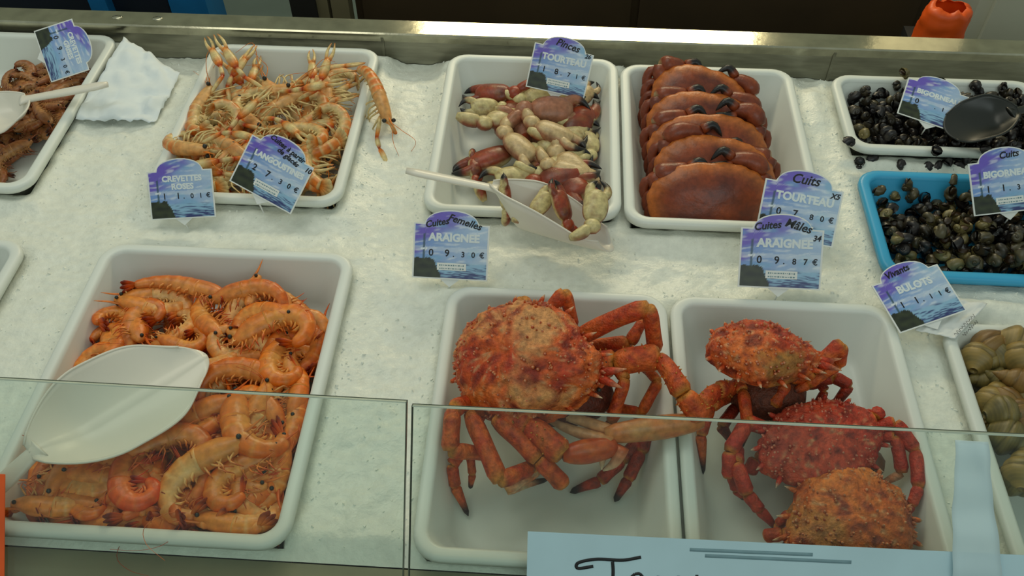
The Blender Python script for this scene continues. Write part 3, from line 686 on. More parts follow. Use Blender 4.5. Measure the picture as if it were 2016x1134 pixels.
# ------------------------------------------------------------------ whole brown crabs
BR1, BR2, BR3 = S(148, 66, 30), S(98, 44, 32), S(196, 108, 44)
def brown_crab(px, py, z, tilt, roll, label, seed, W=0.098, Dp=0.066):
    loc = P(px, py, z)
    q = euler_q(tilt, 0, 0); q = Matrix.Rotation(math.radians(roll), 3, Vector((0, -math.sin(math.radians(tilt)), math.cos(math.radians(tilt))))).to_quaternion() @ q
    t = thing('brown_crab', label, 'crab', loc, q, None)
    nu, nv = 72, 16; vs = []; cs = []; fs = []
    def outline(a):
        c, s_ = math.cos(a), math.sin(a)
        r = 1.0 if s_ < 0 else 1 - .05 * s_
        w = W * (1 - .10 * max(0, -s_)); 
        lobe = 0.042 * abs(math.sin(a * 10)) ** .6 * sstep(-.15, .15, s_) * (1 - .5 * math.exp(-(c / .12) ** 2))
        return Vector((w * math.copysign(abs(c) ** .86, c) * (r + lobe), Dp * math.copysign(abs(s_) ** .88, s_) * (r + lobe), 0))
    prof = [(0.0, .030), (.18, .0295), (.36, .028), (.54, .025), (.70, .020), (.82, .0145), (.90, .009), (.96, .0045), (1.0, .001), (.985, -.003), (.94, -.008), (.82, -.013), (.62, -.016), (.40, -.0175), (.2, -.018), (0, -.018)]
    for j, (r, zz) in enumerate(prof):
        for i in range(nu):
            a = 2 * math.pi * i / nu; p = outline(a) * r; p.z = zz
            if zz > .002:
                g = noise.noise((p.x * 45, p.y * 45, seed)) * .0012 - .003 * math.exp(-((abs(p.x) - .035) / .006) ** 2) * math.exp(-((p.y) / .03) ** 2)
                p.z += g
            vs.append(p)
            nn = noise.noise((p.x * 30, p.y * 30, seed + 7))
            c = mix(BR2, BR1, .45 + 1.0 * nn + .4 * noise.noise((p.x * 90, p.y * 90, seed))) if zz > .0 else mix(CC, BR3, .45 + .4 * nn)
            if zz > 0: c = mix(c, BR3, sstep(.72, .97, r) * .9)
            cs.append(c)
    for j in range(len(prof) - 1):
        for i in range(nu): fs.append((j * nu + i, (j + 1) * nu + i, (j + 1) * nu + (i + 1) % nu, j * nu + (i + 1) % nu))
    b = MB(); b.add(vs, fs, cs); b.build('carapace', M['shell'], t)
    rn = random.Random(seed)
    for sg in (-1, 1):
        jx, jy, jz = rn.uniform(-.010, .006), rn.uniform(-.020, .004), rn.uniform(-.006, .003)
        # folded claw in front of the mouth: arm then palm turned inwards
        h = bpy.data.objects.new('claw', None)
        b = MB()
        b.tube(curve_pts([(sg * .050, .020, -.014), (sg * .076, .028, -.012), (sg * .086, .046, -.010)], 6), [(.010, .011), (.013, .013), (.014, .014), (.014, .014), (.014, .014), (.013, .013), (.009, .009)], 10, lambda i, a, p: mix(BR1, BR2, .5 + noise.noise((p.x * 60, p.y * 60, seed))))
        b.tube(curve_pts([(sg * .084, .046, -.010), (sg * (.070 + jx * .5), .062 + jy, -.012 + jz), (sg * (.050 + jx), .066 + jy, -.012 + jz), (sg * (.036 + jx), .064 + jy, -.010 + jz)], 10), [(.010, .010), (.015, .014), (.018, .016), (.0185, .016), (.018, .0155), (.0165, .014), (.015, .013), (.013, .012), (.011, .010), (.009, .008), (.006, .006)], 10, lambda i, a, p: mix(mix(BR1, BR2, .4 + .6 * noise.noise((p.x * 60, p.y * 60, seed))), CC, sstep(.2, .9, -math.cos(a)) * .7))
        cl = b.build('claw', M['shell'], t)
        for dy, bend in ((.007, .012), (-.006, -.004)):
            b = MB(); b.tube(curve_pts([(sg * (.040 + jx), .064 + dy + jy, -.008 + jz), (sg * (.024 + jx), .066 + dy + bend * .6 + jy, -.006 + jz), (sg * (.008 + jx), .063 + dy * .3 + jy, -.006 + jz)], 7), [.0085, .0082, .0076, .0068, .0058, .0046, .003, .0006], 8, [mix(BR1, CK, sstep(.5, 2.2, i)) for i in range(8)])
            b.build('finger', M['shell'], cl)
        for k in range(4):
            y0 = .030 - k * .020; b = MB()
            b.tube(curve_pts([(sg * .060, y0, -.012), (sg * (.094 - .004 * k), y0 + .004, -.014), (sg * (.096 - .004 * k), y0 - .020, -.020), (sg * .070, y0 - .034, -.022), (sg * .045, y0 - .036, -.022)], 14), [(.006, .0075)] * 4 + [(.0062, .008)] * 4 + [(.0055, .0065)] * 3 + [(.0045, .005), (.0035, .004), (.0022, .0024), (.0006, .0006)], 8, lambda i, a, p: mix(mix(BR1, BR2, .5), CK, sstep(11, 13.5, i)))
            b.build('leg', M['shell'], t)
    return t
BC = [(1396, 402, .014, 56, 2, 'frontmost brown crab of the stack, its whole smooth back showing'), (1404, 350, .016, 52, -7, 'second brown crab from the front of the stack'),
      (1390, 304, .020, 56, 1, 'third brown crab from the front, in the middle of the stack'), (1384, 260, .018, 53, -6, 'fourth brown crab from the front of the stack'),
      (1376, 208, .016, 48, -16, 'rearmost brown crab of the stack with scalloped shell edge against the tray back')]
for i, (px, py, z, ti, ro, lb) in enumerate(BC): brown_crab(px, py, z, ti, ro, lb, 200 + i * 3.7, W=.094 if i != 4 else .084)

# ------------------------------------------------------------------ spider crabs
SR, SO, ST, SD = S(184, 58, 28), S(214, 106, 40), S(204, 150, 92), S(104, 34, 22)
SY = S(206, 150, 62); SW = S(214, 200, 164)
def spider_carapace(t, R, size, seed, cols, spines=90):
    L, Wd, H = size; nu, nv = 110, 44; vs = []; cs = []; fs = []
    c_a, c_b, c_c = cols
    def surf(a, ph):
        c, s_ = math.cos(a), math.sin(a)
        r = 1.0
        # pear outline: narrow to the rostrum at +x
        wy = Wd * (1 - .38 * sstep(.1, 1.0, c))
        p = Vector((L * c * (1.06 if c > 0 else .98), wy * s_, 0)) * max(0, math.sin(ph)) ** .85
        up = math.cos(ph); p.z = H * math.copysign(abs(up) ** .9, up) * (1.0 if up > 0 else .55) * (1 - .18 * sstep(0, 1, c) * math.sin(ph))
        return p
    for j in range(nv + 1):
        ph = math.pi * j / nv
        for i in range(nu):
            a = 2 * math.pi * i / nu; p = surf(a, ph)
            if j not in (0, nv) and p.z > -.2 * H:
                p *= 1 + .07 * noise.noise(p * 34 + Vector((seed, 0, 0))) + .055 * noise.noise(p * 95 + Vector((0, seed, 0))) + .03 * noise.noise(p * 210 + Vector((0, seed, 4)))
            n1 = noise.noise(p * 22 + Vector((seed, 3, 0))); n2 = noise.noise(p * 75 + Vector((seed, 9, 1)))
            n3 = noise.noise(p * 150 + Vector((seed, 1, 7))); c = mix(c_a, c_b, .5 + .9 * n1 + .7 * n2); c = mix(c, SD, .7 * sstep(.15, .5, -n2 - .3 * n3)); c = mix(c, mix(ST, SW, .3), .6 * sstep(.25, .6, n3 + .3 * n2)); c = mix(c, c_c, .8 * sstep(.10, .55, noise.noise(p * 16 + Vector((5, seed, 2))) + .35 * n2))
            if ph > math.pi * .56: c = mix(c, mix(SW, SO, .5), .6 * sstep(.56, .7, ph / math.pi))
            vs.append(R @ p); cs.append(c)
    for j in range(nv):
        for i in range(nu): fs.append((j * nu + i, (j + 1) * nu + i, (j + 1) * nu + (i + 1) % nu, j * nu + (i + 1) % nu))
    b = MB(); b.add(vs, fs, cs); rn = random.Random(seed)
    def spine(a, ph, ln, rad, dirv=None, col=None):
        p = surf(a, ph); n = Vector((p.x / L ** 2, p.y / Wd ** 2, p.z / H ** 2)).normalized()
        if dirv is not None: n = Vector(dirv).normalized()
        c = col or mix(c_a, c_b, rn.random())
        b.tube([R @ (p - n * rad), R @ (p + n * ln * .45), R @ (p + n * ln)], [rad, rad * .55, rad * .08], 6, [c, mix(c, SW, .15), mix(c, SW, .45)])
    for k in range(spines):
        spine(rn.uniform(0, 2 * math.pi), math.acos(rn.uniform(.12, 1)), rn.uniform(.0012, .0040), rn.uniform(.0014, .0032))
    ca = b.build('carapace', M['rough_shell'], t)
    for sg in (-1, 1):
        for k in range(7):
            b = MB(); a = sg * math.radians(28 + k * 21); p = surf(a, math.pi * .47); d = Vector((p.x / L + .35, p.y / Wd, .12))
            b.tube([R @ (p - d.normalized() * .004), R @ (p + d.normalized() * .007), R @ (p + d.normalized() * (.016 - .001 * k))], [.0042, .0026, .0003], 7, [c_a, mix(c_a, c_b, .5), SW]); b.build('edge_spine', M['rough_shell'], t)
        b = MB(); p = surf(sg * .10, math.pi * .47); d = Vector((1, sg * .28, .10)).normalized()
        b.tube([R @ (p - d * .01), R @ (p + d * .010), R @ (p + d * .026)], [.0062, .0045, .0005], 8, [c_a, c_a, mix(c_b, SW, .4)]); b.build('rostrum_horn', M['rough_shell'], t)
    for sg in (-1, 1):
        b = MB(); p = surf(sg * .34, math.pi * .5); b.ball(R @ p, .0032, CK, 7, 5); b.build('eye', M['black'], t)
    return ca
def limb(t, name, joints, radii, seed, dark_tip=True, warty=False, origin=None, colour=None):
    """jointed limb: one mesh, a tapered segment between each two joints given in world space"""
    b = MB(); n = len(joints) - 1; o = Vector(origin)
    ca, cb = colour or (SR, SO)
    for k in range(n):
        p0, p1 = Vector(joints[k]) - o, Vector(joints[k + 1]) - o; r0, r1 = radii[k], radii[k + 1]
        last = dark_tip and k == n - 1; m = 8
        d = (p1 - p0); ln = d.length; bow = Vector((0, 0, 1)) * ln * .05
        pts = [p0.lerp(p1, i / m) + bow * math.sin(math.pi * i / m) for i in range(m + 1)]
        if last: rr = [lerp(r0, r1, (i / m)) * (1 if i else .8) for i in range(m + 1)]; rr[-1] = .0005
        else:
            rr = [lerp(r0, r1, i / m) * f for i, f in zip(range(m + 1), (.70, .92, 1.0, 1.0, .98, .98, 1.02, 1.06, .78))]
        def col(i, a, q, k=k, last=last):
            c = mix(ca, cb, .45 + .8 * noise.noise(q * 70 + Vector((seed, k, 0))) + .5 * noise.noise(q * 190)); c = mix(c, SD, .5 * sstep(.2, .6, noise.noise(q * 110 + Vector((k, seed, 2))))); c = mix(c, SY, .75 * sstep(.35, 1, -math.cos(a)))
            if not last and (i == 0 or i == 8): c = mix(c, SY, .6)
            if last: c = mix(c, S(40, 28, 26), sstep(3.2, 6.5, i))
            return c
        b.tube(pts, [(r, r * .86) for r in rr], 10, col)
        if warty:
            rn = random.Random(seed * 10 + k)
            for w in range(22):
                u = rn.uniform(.1, .9); a = rn.uniform(0, 6.28); c = p0.lerp(p1, u) + bow * math.sin(math.pi * u)
                sd = d.normalized().cross(Vector((0, 0, 1))).normalized(); uu = sd.cross(d.normalized()); r = lerp(r0, r1, u)
                nrm = uu * math.cos(a) + sd * math.sin(a) * .86
                b.tube([c + nrm * r * .9, c + nrm * (r + .0022)], [.0018, .0004], 5, [ca, SY])
    return b.build(name, M['rough_shell'], t)
def pincer(t, j_wrist, j_knuckle, j_tip, r, seed, origin, pale=.0, colour=None):
    """hand of a spider crab: long palm from wrist to knuckle with two thin fingers"""
    o = Vector(origin); a, b_, c = Vector(j_wrist) - o, Vector(j_knuckle) - o, Vector(j_tip) - o
    ca, cb = colour or (SR, SO)
    b = MB(); m = 10; pts = [a.lerp(b_, i / m) for i in range(m + 1)]
    b.tube(pts, [(r * f, r * .8 * f) for f in (.55, .78, .92, 1.0, 1.05, 1.05, 1.02, .98, .92, .84, .6)], 12, lambda i, an, q: mix(mix(ca, cb, .5 + .6 * noise.noise(q * 80 + Vector((seed, 0, 0)))), mix(SW, SY, .4), max(pale, .8 * sstep(.3, 1, -math.cos(an)))))
    d = (c - b_); sd = d.cross(Vector((0, 0, 1))).normalized()
    for sg in (-1, 1):
        q0 = b_ - d * .15 + sd * sg * r * .45; q1 = b_ + d * .5 + sd * sg * r * .5; q2 = c + sd * sg * r * .06
        b.tube(curve_pts([q0, q1, q2], 7), [r * f for f in (.50, .50, .46, .40, .34, .26, .17, .05)], 8, [mix(mix(ca, cb, .6), SW, .12 * i) for i in range(8)])
    return b.build('claw', M['shell'], t)
def rot_axes(fwd, up):
    x = Vector(fwd).normalized(); z = Vector(up); z = (z - x * z.dot(x)).normalized(); y = z.cross(x)
    return Matrix(((x.x, y.x, z.x), (x.y, y.y, z.y), (x.z, y.z, z.z)))

# the big one
FLZ = RIM - 0.075 + 0.004
o1 = P(1038, 718, .070)
t = thing('spider_crab', 'largest spider crab, mottled orange, alone in its white tray', 'crab', o1)
spider_carapace(t, rot_axes((.93, -.30, .24), (-.20, -.36, 1)), (.098, .080, .056), 3.0, (SR, SO, ST), 300)
J = lambda *a: [P(*q) for q in a]
K = lambda nm, js, rr, sd, **kw: limb(t, nm, J(*js), rr, sd, origin=ORG, **kw)
ORG = o1
K('leg', [(1000, 650, .05), (1030, 590, .094), (1052, 640, .040)], [.011, .0105, .008], 1, dark_tip=False)
K('leg', [(1055, 650, .06), (1112, 574, .100), (1128, 642, .050), (1105, 660, .0)], [.0115, .0105, .009, .006], 2)
K('leg', [(1130, 670, .055), (1277, 604, .120), (1290, 688, .060), (1255, 700, .02)], [.0135, .0125, .011, .007], 3, dark_tip=False)
K('leg', [(1150, 690, .03), (1240, 676, .060), (1266, 632, .075), (1230, 690, .02), (1205, 720, -.02)], [.012, .011, .007, .006, .003], 4)
K('leg', [(1190, 705, .05), (1232, 745, .070), (1204, 830, .030), (1190, 870, .0)], [.008, .0095, .0095, .006], 5, dark_tip=False)
K('leg', [(1180, 800, .0), (1262, 815, .022), (1296, 752, .045), (1262, 720, .03)], [.007, .0085, .008, .006], 6, dark_tip=False)
K('leg', [(935, 790, .040), (892, 806, .062), (886, 888, .044), (970, 898, .014)], [.011, .0125, .0125, .008], 7, dark_tip=False)
K('leg', [(905, 895, .012), (890, 915, .008), (896, 958, -.012), (922, 1016, -.033)], [.009, .009, .0085, .003], 8)
K('leg', [(925, 890, .0), (930, 935, -.016), (926, 962, -.033)], [.007, .006, .003], 9)
K('leg', [(925, 815, .050), (984, 948, .036), (1046, 922, .018), (1060, 905, .005)], [.0135, .0125, .0105, .008], 10, dark_tip=False)
K('leg', [(1060, 925, .0), (998, 966, -.014), (1080, 944, -.022)], [.009, .008, .003], 11, colour=(SO, SW))
K('leg', [(975, 825, .052), (1060, 905, .040), (1110, 956, .016)], [.0125, .0125, .012], 12, dark_tip=False)
K('leg', [(1275, 850, .000), (1225, 906, -.012), (1180, 948, -.022), (1122, 970, -.033)], [.009, .0105, .009, .004], 13, colour=(SR, SD))
K('leg', [(1280, 835, .008), (1262, 890, -.006), (1236, 945, -.018), (1210, 988, -.033)], [.010, .0105, .009, .004], 14, colour=(SR, SD))
K('claw_arm', [(1150, 715, .060), (1210, 716, .074), (1296, 704, .082)], [.0140, .0185, .0185], 15, dark_tip=False, warty=True)
K('claw_arm', [(1298, 704, .084), (1345, 776, .084), (1378, 822, .060)], [.0120, .0150, .0165], 16, dark_tip=False, warty=True)
pincer(t, P(1384, 830, .052), P(1190, 856, .048), P(1058, 812, .030), .0165, 17, ORG, colour=(SO, ST))
K('claw_arm', [(985, 818, .050), (1040, 838, .052), (1108, 896, .050)], [.0150, .0185, .0180], 18, dark_tip=False, warty=True)
pincer(t, P(1108, 896, .046), P(1212, 880, .044), P(1186, 926, .022), .0165, 19, ORG, colour=(SR, SO))
# underside body so that the legs meet something under the shell
b = MB(); b.ball(P(1100, 770, .030) - o1, (.070, .050, .034), S(98, 44, 30), 18, 12); b.build('underside', M['rough_shell'], t)

# rear crab in the second tray
o2 = P(1498, 700, .070)
t = thing('spider_crab', 'rear spider crab facing right in the tray of three', 'crab', o2); ORG = o2
spider_carapace(t, rot_axes((.96, -.18, .06), (-.02, .10, 1)), (.067, .047, .036), 11.0, (SR, SO, S(150, 110, 50)), 190)
K('leg', [(1560, 750, .040), (1600, 730, .060), (1658, 676, .088)], [.0085, .011, .011], 21, dark_tip=False)
K('leg', [(1658, 680, .086), (1652, 718, .060), (1590, 758, .040), (1556, 775, .030)], [.0095, .009, .008, .004], 22, colour=(SO, SR))
K('leg', [(1590, 760, .022), (1640, 742, .040), (1672, 760, .034), (1636, 808, .0)], [.009, .0095, .0085, .006], 23, colour=(SD, SR))
K('leg', [(1610, 752, .02), (1625, 770, .018), (1602, 806, .0), (1590, 830, -.03)], [.007, .007, .006, .003], 24, colour=(SD, SR))
K('leg', [(1450, 750, .030), (1462, 770, .034), (1472, 838, .024), (1455, 880, -.01)], [.008, .0095, .0085, .006], 25)
K('claw_arm', [(1520, 765, .030), (1548, 756, .036), (1520, 800, .024)], [.009, .0115, .0115], 26, dark_tip=False)
K('claw_arm', [(1450, 765, .020), (1412, 768, .040), (1378, 800, .050)], [.010, .0125, .0125], 27, dark_tip=False, warty=True)
K('leg', [(1440, 780, .0), (1398, 800, .020), (1380, 858, .010), (1384, 935, -.030)], [.009, .010, .0085, .003], 28, colour=(SO, SR))
K('leg', [(1450, 800, .0), (1420, 840, .0), (1440, 872, -.02)], [.009, .009, .004], 29, colour=(SD, SR))
b = MB(); b.ball(P(1510, 775, .012) - o2, (.050, .038, .032), S(104, 52, 34), 18, 12); b.build('underside', M['rough_shell'], t)

# red crab in the middle
o3 = P(1616, 880, .026)
t = thing('spider_crab', 'red spider crab with legs spread, middle of the tray of three', 'crab', o3); ORG = o3
R2, R3 = S(182, 50, 34), S(200, 76, 44)
spider_carapace(t, rot_axes((.38, -.92, -.08), (0, -.10, 1)), (.060, .078, .032), 23.0, (R2, R3, S(168, 60, 40)), 220)
rc = dict(colour=(R2, R3))
K('leg', [(1690, 838, .030), (1722, 822, .040), (1730, 812, .040), (1712, 846, .02)], [.010, .0105, .010, .008], 31, dark_tip=False, **rc)
K('leg', [(1705, 850, .026), (1762, 832, .044), (1800, 886, .032)], [.0085, .0100, .0095], 32, dark_tip=False, **rc)
K('leg', [(1802, 888, .030), (1808, 960, .024), (1794, 996, .016), (1778, 1026, .004)], [.0098, .0088, .0068, .003], 33, **rc)
K('leg', [(1720, 862, .020), (1762, 860, .034), (1776, 930, .014)], [.0075, .009, .009], 34, dark_tip=False, **rc)
K('leg', [(1776, 932, .010), (1720, 962, -.012)], [.007, .003], 35, colour=(SO, SW), dark_tip=False)
K('leg', [(1520, 850, .018), (1470, 832, .036), (1436, 890, .028), (1432, 940, .006)], [.0095, .011, .011, .008], 36, dark_tip=False, **rc)
K('leg', [(1450, 880, .010), (1448, 912, .020), (1470, 972, .002)], [.0105, .0115, .0105], 37, dark_tip=False, **rc)
K('leg', [(1470, 972, .0), (1496, 1005, -.012), (1532, 1046, -.032)], [.0098, .0085, .003], 38, **rc)
K('leg', [(1440, 935, .0), (1450, 965, -.012), (1466, 984, -.025)], [.0085, .0075, .003], 39, **rc)
K('claw_arm', [(1505, 905, .012), (1520, 912, .014), (1562, 948, .008)], [.0095, .0105, .0095], 40, dark_tip=False, **rc)
pincer(t, P(1556, 946, .006), P(1600, 938, .006), P(1634, 928, .010), .0072, 41, ORG, pale=.7)
K('leg', [(1540, 900, -.005), (1490, 905, -.002), (1475, 930, -.015)], [.010, .012, .010], 42, dark_tip=False, **rc)
b = MB(); b.ball(P(1700, 912, .004) - o3, (.026, .022, .02), S(120, 84, 60), 12, 8); b.build('mouth', M['shell'], t)

# orange crab nearest the glass
o4 = P(1668, 1034, .020)
t = thing('spider_crab', 'orange-tan spider crab nearest the glass in the tray of three', 'crab', o4); ORG = o4
O2, O3 = S(192, 84, 30), S(212, 116, 44)
spider_carapace(t, rot_axes((-.85, -.5, -.05), (.02, -.08, 1)), (.078, .068, .034), 37.0, (O2, O3, S(180, 120, 52)), 220)
oc = dict(colour=(O2, SR))
K('leg', [(1590, 1000, .012), (1556, 1010, .016), (1532, 1034, .0), (1540, 1060, -.02)], [.008, .008, .007, .004], 51, **oc)
K('leg', [(1590, 1060, .010), (1540, 1052, .014), (1506, 1056, .004)], [.008, .0095, .009], 52, dark_tip=False, **oc)
K('leg', [(1740, 1030, .006), (1786, 1040, .010), (1776, 1090, -.01)], [.008, .0085, .006], 53, dark_tip=False, **oc)
K('leg', [(1600, 1090, .006), (1552, 1086, .008), (1530, 1110, -.01)], [.007, .008, .004], 54, dark_tip=False, **oc)
K('leg', [(1740, 985, .004), (1768, 988, .006), (1776, 1010, -.01)], [.007, .0075, .005], 55, dark_tip=False, **oc)

# ------------------------------------------------------------------ winkles and whelks
def shell_mesh(name, turns, grow, spire, n_ring, per, c0, c1, seed, aperture=None, rough=0.0, rc=.42, rt=.58):
    """coiled shell: tube radius grows along the spiral, apex up +z, widest whorl at the bottom"""
    b = MB(); total = int(turns * per); pts = []; rad = []; cs = []
    for i in range(total + 1):
        u = i / total; g = math.exp(grow * (u - 1)); a = u * turns * 2 * math.pi
        pts.append(Vector((math.cos(a) * rc * g, math.sin(a) * rc * g, -spire * g))); rad.append(rt * g * (1 + rough * math.sin(i * 2.2)))
    pts = [p + Vector((0, 0, spire * .55)) for p in pts]
    vs = []; fs = []; cc = []
    for i, p in enumerate(pts):
        t = (pts[min(i + 1, total)] - pts[max(i - 1, 0)]).normalized(); out = Vector((p.x, p.y, 0)).normalized() if p.xy.length > 1e-6 else Vector((1, 0, 0))
        upv = out.cross(t).normalized(); o2 = t.cross(upv)
        for k in range(n_ring):
            an = 2 * math.pi * k / n_ring; q = p + (o2 * math.cos(an) + upv * math.sin(an)) * rad[i]; vs.append(q)
            cc.append(mix(c0, c1, .5 + .9 * noise.noise(q * 3.0 + Vector((seed, 0, 0)))))
    for i in range(total):
        for k in range(n_ring):
            a = i * n_ring + k; c = i * n_ring + (k + 1) % n_ring; fs.append((a, c, c + n_ring, a + n_ring))
    fs.append(tuple(range(n_ring))); 
    b.add(vs, fs, cc)
    if aperture:
        p = pts[-1]; b.ball(p, (rad[-1] * .78, rad[-1] * .3, rad[-1] * .78), aperture, 8, 6, Matrix.Rotation(turns * 2 * math.pi, 3, 'Z'))
    else: b.f.append(tuple(len(vs) - 1 - k for k in range(n_ring)))
    me = b.mesh(name)
    return me
WK = [shell_mesh('winkle', 2.3, 2.9, .75, 8, 9, S(34, 30, 26), S(66, 58, 42), 1, S(30, 24, 20)), shell_mesh('winkle', 2.3, 2.9, .75, 8, 9, S(48, 44, 34), S(98, 88, 58), 2, S(54, 40, 26)),
      shell_mesh('winkle', 2.3, 2.9, .75, 8, 9, S(92, 82, 48), S(142, 128, 82), 3, S(66, 46, 28)), shell_mesh('winkle', 2.3, 2.9, .75, 8, 9, S(24, 22, 24), S(46, 40, 38), 4, S(20, 18, 18))]
for me in WK:
    me.materials.append(M['winkle']); me.polygons.foreach_set('use_smooth', [True] * len(me.polygons))
class Heap:
    def __init__(s, x0, x1, y0, y1, base, g=.003):
        s.x0, s.y0, s.g = x0, y0, g; s.nx = int((x1 - x0) / g) + 1; s.ny = int((y1 - y0) / g) + 1
        s.h = np.full((s.ny, s.nx), base); s.X, s.Y = np.meshgrid(x0 + g * np.arange(s.nx), y0 + g * np.arange(s.ny))
    def drop(s, x, y, r):
        d2 = (s.X - x) ** 2 + (s.Y - y) ** 2; m = d2 < (r * .8) ** 2
        if not m.any(): return None
        z = float(np.percentile(s.h[m], 70)) + r * .60
        cap = z + np.sqrt(np.maximum(r * r - d2, 0)); s.h = np.where(d2 < r * r, np.maximum(s.h, cap), s.h)
        return z
def winkle_heap(x0, x1, y0, y1, base, n_under, n_top, weights, label, group, prof, seed):
    rn = random.Random(seed); hp = Heap(x0, x1, y0, y1, base); b = MB()
    def rq(): return euler_q(rn.uniform(0, 360), rn.uniform(0, 360), rn.uniform(0, 360))
    k = 0; tries = 0
    while k < n_under + n_top and tries < 6000:
        tries += 1
        x, y = rn.uniform(x0, x1), rn.uniform(y0, y1); r = rn.uniform(.0096, .0124)
        # take the lowest of three spots for an even heap
        best = None
        for _ in range(3):
            xx, yy = rn.uniform(x0, x1), rn.uniform(y0, y1)
            i = min(hp.nx - 1, int((xx - x0) / hp.g)); j = min(hp.ny - 1, int((yy - y0) / hp.g)); v = hp.h[j, i] - prof(xx, yy)
            if best is None or v < best[0]: best = (v, xx, yy)
        v, x, y = best
        if v > 0: continue
        z = hp.drop(x, y, r)
        if z is None: continue
        me = rn.choices(WK, weights)[0]
        if k < n_under:
            q = rq(); co = np.empty(len(me.vertices) * 3, dtype=np.float32); me.vertices.foreach_get('co', co)
            cl = np.empty(len(me.vertices) * 4, dtype=np.float32); me.color_attributes['Col'].data.foreach_get('color', cl)
            R_ = np.array(q.to_matrix()); vv = co.reshape(-1, 3) @ R_.T * r * 1.38 + np.array((x, y, z))
            b.add([tuple(p) for p in vv], [tuple(p.vertices) for p in me.polygons], [tuple(c[:3]) for c in cl.reshape(-1, 4)])
        else:
            o = link('winkle', me); o.location = (x, y, z); o.rotation_mode = 'QUATERNION'; o.rotation_quaternion = rq(); o.scale = (r * 1.38,) * 3
            tag(o, label, 'winkle', group)
        k += 1
    if b.v:
        tag(b.build('winkle_layer', M['winkle']), 'lower layer of winkles under the ones on top, ' + group, 'winkles', kind='stuff')
winkle_heap(0.497, 0.758, 0.902, 1.062, RIM - .056, 195, 145, (3, 5, 3, 3), 'olive-brown winkle in the heap in the blue tray', 'winkles in the blue tray',
            lambda x, y: .004 + .026 * sstep(.52, .66, x) - .022 * sstep(.98, 1.06, y) * (1 - sstep(.56, .68, x)), 5)
winkle_heap(0.500, 0.79, 1.170, 1.312, RIM - .050, 150, 150, (4, 1, .15, 5), 'near-black winkle in the heap in the white winkle tray', 'winkles in the white tray',
            lambda x, y: .016 + .012 * noise.noise((x * 14, y * 14, 0)), 6)
# stray winkles on rims and ice
rn = random.Random(8)
STRAY = [(1783, 149, .046, 2, 'single olive winkle resting behind the white winkle tray'), (1768, 170, .030, 0, None), (1778, 186, .022, 3, None), (1675, 282, .042, 3, 'black winkle perched on the corner of the white winkle tray'), (1842, 292, .043, 3, 'black winkle perched on the front rim of the white winkle tray'),
         (1690, 328, .010, 3, None), (1720, 312, .012, 3, None), (1712, 322, .006, 3, None), (1772, 330, .008, 3, None), (1830, 334, .004, 3, None), (1850, 326, .010, 3, None), (1866, 322, .012, 3, None), (1882, 328, .008, 3, None), (1900, 320, .012, 3, None), (1918, 326, .010, 3, None), (1936, 318, .014, 3, None), (1958, 312, .022, 3, None), (1944, 300, .040, 3, None), (1892, 314, .010, 3, None), (1875, 334, .004, 3, None), (1912, 335, .004, 3, None), (1978, 322, .012, 3, None), (1996, 318, .012, 3, None), (1733, 372, .030, 1, None), (1880, 352, .030, 1, None), (1976, 168, .036, 3, None), (2006, 182, .030, 1, None), (1930, 196, .026, 0, None)]
for px, py, z, v, lb in STRAY:
    o = link('winkle', WK[v]); o.location = P(px, py, z); o.rotation_mode = 'QUATERNION'; o.rotation_quaternion = euler_q(rn.uniform(0, 360), rn.uniform(0, 360), rn.uniform(0, 360)); o.scale = (rn.uniform(.0135, .0155),) * 3
    tag(o, lb or 'black stray winkle outside or at the edge of the two winkle trays', 'winkle', None if lb else 'stray winkles')
def whelk_mesh(c0, c1, ap, seed):
    """pointed spiral shell: cone of swelling whorls, apex at +z, short canal at the bottom"""
    nu, nv = 26, 60; b = MB(); vs = []; cs = []; fs = []
    for j in range(nv + 1):
        t = j / nv
        R_ = .92 * (t / .66) ** .92 if t < .66 else .92 * (1 - .80 * ((t - .66) / .34) ** 1.7)
        for i in range(nu):
            u = i / nu; ph = (5.6 * t ** .62 - u) % 1.0
            bul = math.sin(math.pi * min(1, max(0, ph))) ** .55
            amp = .17 * (1 - sstep(.72, .9, t))
            r = R_ * (1 - amp + amp * bul) + .015 * math.sin(u * 2 * math.pi * 9) * R_
            a = 2 * math.pi * u; q = Vector((r * math.cos(a), r * math.sin(a), 1.25 - 2.6 * t)); vs.append(q)
            c = mix(c0, c1, .5 + .9 * noise.noise(q * 2.2 + Vector((seed, 0, 0))) + .15 * math.sin(t * 130))
            cs.append(mix(c, S(58, 48, 26), .45 * (1 - sstep(.0, .10, min(ph, 1 - ph))) * (1 - sstep(.72, .85, t))))
    for j in range(nv):
        for i in range(nu): fs.append((j * nu + i, (j + 1) * nu + i, (j + 1) * nu + (i + 1) % nu, j * nu + (i + 1) % nu))
    fs.append(tuple(nv * nu + i for i in range(nu)))
    b.add(vs, fs, cs)
    b.ball((.58, 0, -.55), (.30, .34, .56), S(70, 56, 32), 12, 8)
    return b.mesh('whelk_shell')
WL = [whelk_mesh(c0, c1, ap, 20 + i) for i, (c0, c1, ap) in enumerate(((S(112, 98, 54), S(160, 132, 72), 0), (S(92, 84, 48), S(138, 120, 66), 0), (S(140, 108, 54), S(112, 80, 38), 0)))]
for me in WL:
    me.materials.append(M['shell']); me.polygons.foreach_set('use_smooth', [True] * len(me.polygons))
fb = MB(); fb.ball((0.72, 0.0, -.60), (.24, .26, .46), S(176, 122, 36), 9, 7); FOOT = fb.mesh('foot'); FOOT.materials.append(M['shell'])
